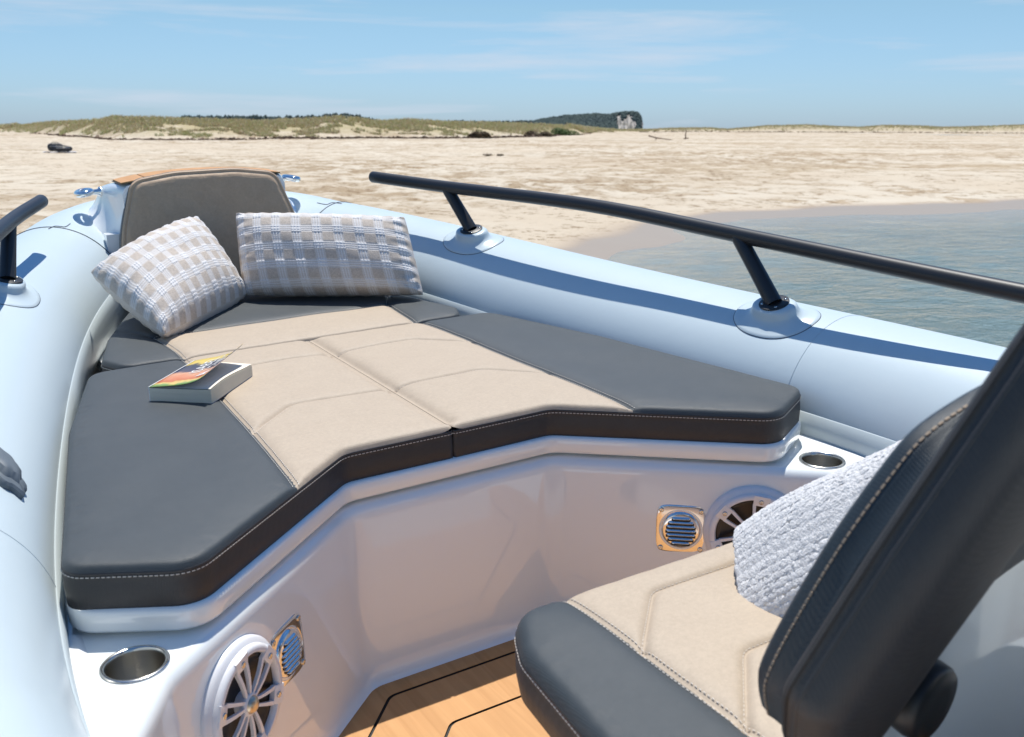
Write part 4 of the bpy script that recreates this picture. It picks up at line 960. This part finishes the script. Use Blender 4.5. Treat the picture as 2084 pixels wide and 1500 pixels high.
# ---- marram grass on the dunes (uncountable)
gv = []; gf = []; gm = []
n_t = 30000; px = rng.uniform(-60, 2140, n_t*3); tt = rng.beta(1.2, 1.3, n_t*3)
bd = np.interp([AZ(p_) for p_ in px], bA, bD)*(1+.02*np.sin(np.array([AZ(p_) for p_ in px])*1.1)); D_ = bd*(1+tt*.25)+1
aa = np.radians([AZ(p_) for p_ in px]); gx = CX+D_*np.sin(aa); gy = CY+D_*np.cos(aa)
dens = .45*fbm(gx*.14, gy*.14, 4, 40)+.55*fbm(gx*.75, gy*.75, 3, 44); want = dens+.30*(tt-.45) > np.where(px < 560, .43, np.where(px < 1210, .45, .50))
want &= ~((px < 900) & (tt < .10) & (dens < .55))
gx, gy, px, tt, D_ = [q[want][:n_t] for q in (gx, gy, px, tt, D_)]
gz = land(gx[None], gy[None], False)[0][0]
for x, y, z, p_, t2, d2 in zip(gx, gy, gz, px, tt, D_):
    s = (.36 if d2 < 200 else .7)*random.uniform(.45, 1.3)*(.7+.5*t2); 
    if p_ < 560 and t2 > .3: s *= .8
    m_i = random.choices((0, 1, 2), (3, 2.2, 1.6) if p_ < 700 else (3, 2, .7))[0]
    if .02 < t2 < .28 and p_ < 480: m_i = random.choices((1, 0), (3, 1))[0]
    if p_ > 1250: m_i = random.choices((0, 1, 2), (2, 2, 1.5))[0]; s *= .8
    for k in range(5):
        a = random.uniform(0, 6.28); l = s*random.uniform(.6, 1); wd = .035*s/.5*(1 if d2 < 200 else 1.6); dx, dy = math.cos(a), math.sin(a); sp = random.uniform(.25, .75)*l
        ox, oy = random.uniform(-.3, .3)*s, random.uniform(-.3, .3)*s; b0 = len(gv)
        gv += [(x+ox-dy*wd, y+oy+dx*wd, z-.04), (x+ox+dy*wd, y+oy-dx*wd, z-.04), (x+ox+dx*sp*.5+dy*wd*.7, y+oy+dy*sp*.5-dx*wd*.7, z+l*.62), (x+ox+dx*sp*.5-dy*wd*.7, y+oy+dy*sp*.5+dx*wd*.7, z+l*.62), (x+ox+dx*sp, y+oy+dy*sp, z+l)]
        gf += [(b0, b0+1, b0+2, b0+3), (b0+3, b0+2, b0+4)]; gm += [m_i, m_i]
gmats = [pbr('dune_grass_olive', (.50, .43, .23), .8, (.58, .50, .29), .3), pbr('dune_grass_green', (.40, .41, .17), .8, (.48, .47, .22), .3), pbr('dune_grass_straw', (.58, .46, .30), .85, (.46, .34, .21), .3)]
tag(link('dune_grass', gv, gf, None, None, frame=Matrix.Identity(4), mats=gmats, fm=gm, smooth=False), 'olive marram grass covering the sand dunes', 'grass', kind='stuff')
# ---- strand-line debris along the foot of the dunes
g = G()
for k in range(1500):
    p_ = random.choice((random.uniform(560, 1200), random.uniform(880, 1180), random.uniform(60, 1200), random.uniform(1300, 2100))); a = AZ(p_); bd_ = float(np.interp(a, bA, bD))*(1+.02*math.sin(a*1.1)); D = bd_*(random.gauss(.985, .008))
    if p_ > 1700: D = bd_*random.gauss(1.0, .006)
    x, y = at_px(p_, D); z = ground(x, y); s = random.uniform(.1, .45)*(1 if D < 200 else 2.2); an = random.uniform(0, 3.14)
    g.box((x, y, z+.04), (s*random.uniform(1, 3.2), s*.5, s*.35), Matrix.Rotation(an, 3, 'Z') @ Matrix.Rotation(random.uniform(-.3, .3), 3, 'Y'))
tag(g.out('strandline_debris', pbr('old_driftwood', (.12, .075, .045), .9, (.20, .13, .08), 1.5), None, frame=Matrix.Identity(4), smooth=False), 'brown seaweed and wood debris along the foot of the dunes', 'debris', kind='stuff')
# ---- shrubs at the end of the dunes
def leafclump(g, c, rx, ry, rz, n, s):
    for _ in range(n):
        while True:
            q = np.array([random.uniform(-1, 1) for _ in range(3)])
            if q@q < 1: break
        q = q/max(np.linalg.norm(q), .01)*np.linalg.norm(q)**.45; x, y, z = c[0]+q[0]*rx, c[1]+q[1]*ry, c[2]+abs(q[2])*rz
        rot = Matrix.Rotation(random.uniform(0, 6.28), 3, 'Z') @ Matrix.Rotation(random.uniform(-1.2, 1.2), 3, 'X'); a = rot @ Vector((s, 0, 0)); b = rot @ Vector((0, s*.6, 0)); o = Vector((x, y, z)); g.add([o-a, o-b, o+a, o+b], [(0, 1, 2, 3)])
mSHR = pbr('shrub_leaves', (.075, .14, .03), .7, (.11, .17, .04), 1); mBRS = pbr('brown_scrub', (.13, .085, .05), .85, (.17, .13, .07), 1); mTRK = pbr('bark', (.09, .07, .05), .9)
for nm, lab, p_, D, W_, H_, mt_ in (('shrub', 'bright green low shrub at the right end of the grassy dunes', 1148, 150, 2.6, 1.15, mSHR), ('scrub_bush', 'reddish brown dry scrub bush on the dune foot left of the green shrub', 1095, 127, 1.9, .9, mBRS), ('scrub_bush', 'brown scrub bush in the middle of the dune foot', 975, 109, 1.2, .8, mBRS)):
    x, y = at_px(p_, D); z = ground(x, y); t = thing(nm, lab, 'bush', (x, y, z), frame=Matrix.Identity(4)); g = G()
    for k in range(7): leafclump(g, (x+random.uniform(-1, 1)*W_*.7, y+random.uniform(-.5, .5), z), W_*.45, .9, H_*random.uniform(.5, 1), 420, .10)
    g.out('foliage', mt_, t, smooth=False)
    for k in range(6): G().tube([(x+(k-2.5)*W_*.25, y, z-.1), (x+(k-2.5)*W_*.3, y+.05, z+H_*.5)], [.04, .02], 6).out('stem', mTRK, t)
# ---- distant pine belt and wooded headland
mFOR = pbr('far_pines', (.040, .066, .064), .9, (.056, .084, .074), .03, contrast=(.4, .6)); mCLF = pbr('pale_cliff', (.44, .40, .35), .95, (.24, .22, .18), .12, contrast=(.48, .62))
ICO = None
def blob(g, c, r, h):
    k1, k2 = 7, 4; rows = []
    for i in range(k2+1):
        ph = math.pi/2*i/k2; rr = r*math.cos(ph)*(1 if i else 1.0); rows.append([(c[0]+rr*math.cos(a+i*.5)*random.uniform(.75, 1.2), c[1]+rr*math.sin(a+i*.5)*random.uniform(.75, 1.2), c[2]+h*(.25+.75*math.sin(ph))*random.uniform(.9, 1.1) if i else c[2]) for a in [j*2*math.pi/k1 for j in range(k1)]])
    g.grid(rows, closev=True)
g = G()
FT = [(-300, 256), (0, 253), (50, 254), (90, 258), (330, 258), (370, 237), (395, 235), (420, 236), (470, 236), (500, 237), (520, 235), (560, 238), (600, 237), (640, 236), (665, 233), (690, 232), (720, 233), (745, 238), (770, 243), (800, 258), (870, 248), (900, 246), (990, 247), (1040, 247), (1080, 246)]
fp = np.array([p_ for p_, _ in FT]); fy = np.array([q for _, q in FT])
for p_ in np.arange(-300, 1080, 1.35):
    top = np.interp(p_, fp, fy)
    if top > 257: continue
    D = 520+random.uniform(-25, 45); x, y = at_px(p_, D); zt = 1.5+D*math.tan(el(p_, top)); zt += random.uniform(-.5, .35)
    blob(g, (x, y, zt-5.5), random.uniform(1.2, 2.4), random.uniform(4.6, 5.8))
    blob(g, (x, y-6, zt-8), 2.6, 6.0)
tag(g.out('pine_belt', mFOR, None, frame=Matrix.Identity(4), sharp=30), 'dark line of distant pine woods behind the dunes', 'woods', kind='stuff')
HT = [(1040, 249), (1085, 247), (1100, 243), (1120, 240), (1150, 235), (1190, 233), (1215, 231), (1235, 233), (1250, 231), (1265, 230), (1285, 229), (1296, 230), (1300, 235), (1303, 243), (1306, 249)]
hp = np.array([p_ for p_, _ in HT]); hy = np.array([q for _, q in HT]); g = G(); rows = []
for p_ in np.arange(1030, 1310, 2.0):
    top = float(np.interp(p_, hp, hy))+2.5; row = []
    for t in np.linspace(0, 1, 14):
        D = 900+t*90; x, y = at_px(p_, D); zt = 1.5+960*math.tan(el(p_, top)); edge = 1 if p_ < 1303 else max(0, (1309-p_)/6)
        cliff = np.clip((p_-1225)/40, 0, 1); s = (t**.9)*(1-cliff)+cliff*min(1, (t*2.0)**1.6); z = -1+(zt+1)*min(1, s*1.02)*edge
        x += cliff*3*math.sin(p_*.9+t*6); row.append((x, y, z))
    for t in (1.0,): row.append((at_px(p_, 1100)+(-1.,)))
    rows.append(row)
g.grid(rows, flip=False); hd = g.out('headland', mCLF, None, frame=Matrix.Identity(4)); hd['kind'] = 'structure'; hd['label'] = 'wooded headland ending in a pale cliff'
g = G()
for _ in range(5200):
    p_ = random.uniform(1035, 1303); t = random.uniform(0, 1)
    cl2 = np.clip((p_-1246)/14, 0, 1)*np.clip((1299-p_)/6, 0, 1)
    if random.random() < cl2*(1.1 if t < .47+.12*math.sin(p_*.31+1)-.001*(p_-1250) else 0): continue
    top = float(np.interp(p_, hp, hy)); D = 900+t*90; x, y = at_px(p_, D); zt = 1.5+960*math.tan(el(p_, top+2.5)); cliff = np.clip((p_-1225)/40, 0, 1); s = (t**.9)*(1-cliff)+cliff*min(1, (t*2.0)**1.6); z = -1+(zt+1)*min(1, s*1.02)
    blob(g, (x, y, z-.6), random.uniform(1.2, 2.4), random.uniform(1.8, 3.2))
tag(g.out('headland_woods', mFOR, None, frame=Matrix.Identity(4), sharp=30), 'dark pine wood covering the far headland', 'woods', kind='stuff')
# ---- driftwood and things lying on the sand
def stick(g, pts, r): g.tube(spline(pts, 4), [r*(1-.5*i/(len(spline(pts, 4))-1)) for i in range(len(spline(pts, 4)))], 8)
def local(px_, D, name, lab, cat, group=None):
    x, y = at_px(px_, D); z = ground(x, y); a = R(AZ(px_)); rt = Vector((math.cos(a), -math.sin(a), 0)); return Vector((x, y, z)), rt, Vector((math.sin(a), math.cos(a), 0)), lambda: thing(name, lab, cat, (x, y, z), frame=Matrix.Identity(4), group=group)
mDW = pbr('driftwood', (.16, .105, .065), .9, (.22, .15, .10), 3)
o_, rt, fw, _t = local(1345, 100, '', '', ''); up3 = Vector((0, 0, 1)); g = G()
stick(g, [tuple(o_+rt*-1.15+up3*.42), tuple(o_+rt*-.4+up3*.24), tuple(o_+rt*.2+up3*.16), tuple(o_+rt*1.2+up3*.02)], .07); stick(g, [tuple(o_+rt*-.35+up3*.22), tuple(o_+rt*-.5+up3*.0)], .05)
tag(g.out('driftwood_branch', mDW, None, origin=tuple(o_), frame=Matrix.Identity(4)), 'forked driftwood branch lying on the far sand flat', 'driftwood')
o_, rt, fw, _t = local(1397, 112, '', '', ''); g = G()
stick(g, [tuple(o_+up3*-.1), tuple(o_+up3*.5+rt*-.05), tuple(o_+up3*1.05+rt*.03)], .075); stick(g, [tuple(o_+rt*-.25), tuple(o_+rt*.3+up3*.12)], .09)
tag(g.out('driftwood_post', mDW, None, origin=tuple(o_), frame=Matrix.Identity(4)), 'short wooden stump standing upright on the far sand flat', 'driftwood')
mBAG = pbr('black_bag', (.010, .011, .014), .5, (.02, .022, .028), 4, bumps=((6, .5, .03),)); mSHEET = pbr('beach_sheet', (.62, .62, .66), .8)
o_, rt, fw, _t = local(116, 46, '', '', '')
rows = []
for i in range(13):
    rows.append([tuple(o_+rt*(-.62+i*.105)+fw*(-.35+j*.1)+up3*(.015+.012*math.sin(i*1.3+j)+ground(*((o_+rt*(-.62+i*.105)+fw*(-.35+j*.1))[:2]))-o_.z+.02)) for j in range(8)])
rows_b = [[(x, y, z-.012) for x, y, z in r] for r in rows]
g = G(); g.grid(rows, flip=True); g.grid(rows_b); tag(g.out('beach_sheet', mSHEET, None, origin=tuple(o_), frame=Matrix.Identity(4)), 'white sheet spread on the sand under the black bags', 'sheet')
for k, (dx, dy, w2, h2, lab) in enumerate(((-.14, .22, .62, .36, 'taller black bag standing behind the other on the beach sheet'), (.14, -.10, .74, .25, 'low black duffel bag lying in front on the beach sheet'))):
    b0 = o_+rt*dx+fw*dy+up3*.05; t = thing('beach_bag', lab, 'bag', tuple(b0), frame=Matrix.Identity(4), group='black bags on the beach'); rows = []
    for i in range(17):
        s = -1+i/8; q = (1-abs(s)**5)**.5; rows.append([tuple(b0+rt*(s*w2/2)+fw*(.16*q*math.copysign(abs(math.cos(a))**.6, math.cos(a)))+up3*(h2/2+h2/2*(q*.92)*math.copysign(abs(math.sin(a))**.6, math.sin(a))*(1+.05*math.sin(i*1.7)))) for a in [j*2*math.pi/20 for j in range(20)]])
    g = G(); g.grid(rows, closev=True); g.out('bag_body', mBAG, t); g = G(); g.tube(spline([tuple(b0+rt*-.14+up3*h2*.95), tuple(b0+rt*-.08+up3*(h2+.012)), tuple(b0+rt*.08+up3*(h2+.012)), tuple(b0+rt*.14+up3*h2*.95)], 5), .014, 8); g.out('bag_handle', mBAG, t)
    g = G(); g.box(b0+up3*(h2*.72)-fw*.165, (.1, .1, .1)); g = G(); g.tube([tuple(b0+rt*-.2*w2/.6-fw*.158+up3*h2*.62), tuple(b0+rt*.2*w2/.6-fw*.158+up3*h2*.62)], .012, 8); g.out('bag_zip', mSTEEL, t)
for px_, D, s in ((992, 44, .10), (1018, 43.5, .085)):
    o_, rt, fw, _t = local(px_, D, '', '', ''); g = G(); 
    for _ in range(14): q = o_+Vector((random.gauss(0, s*.8), random.gauss(0, s*.6), random.uniform(0, s*.7))); g.box(q, (s*random.uniform(.5, 1.1), s*.6, s*.5), Matrix.Rotation(random.uniform(0, 3), 3, 'Z') @ Matrix.Rotation(random.uniform(-.6, .6), 3, 'X'))
    tag(g.out('seaweed_clump', mBRS, None, origin=tuple(o_), frame=Matrix.Identity(4), smooth=False), '%s dark seaweed clump on the open sand, %s of the pair' % (('larger', 'left') if px_ < 1000 else ('smaller', 'right')), 'seaweed', group='seaweed clumps on the sand')
# tidy helper property
for o in bpy.data.objects:
    if '_o' in o: del o['_o']
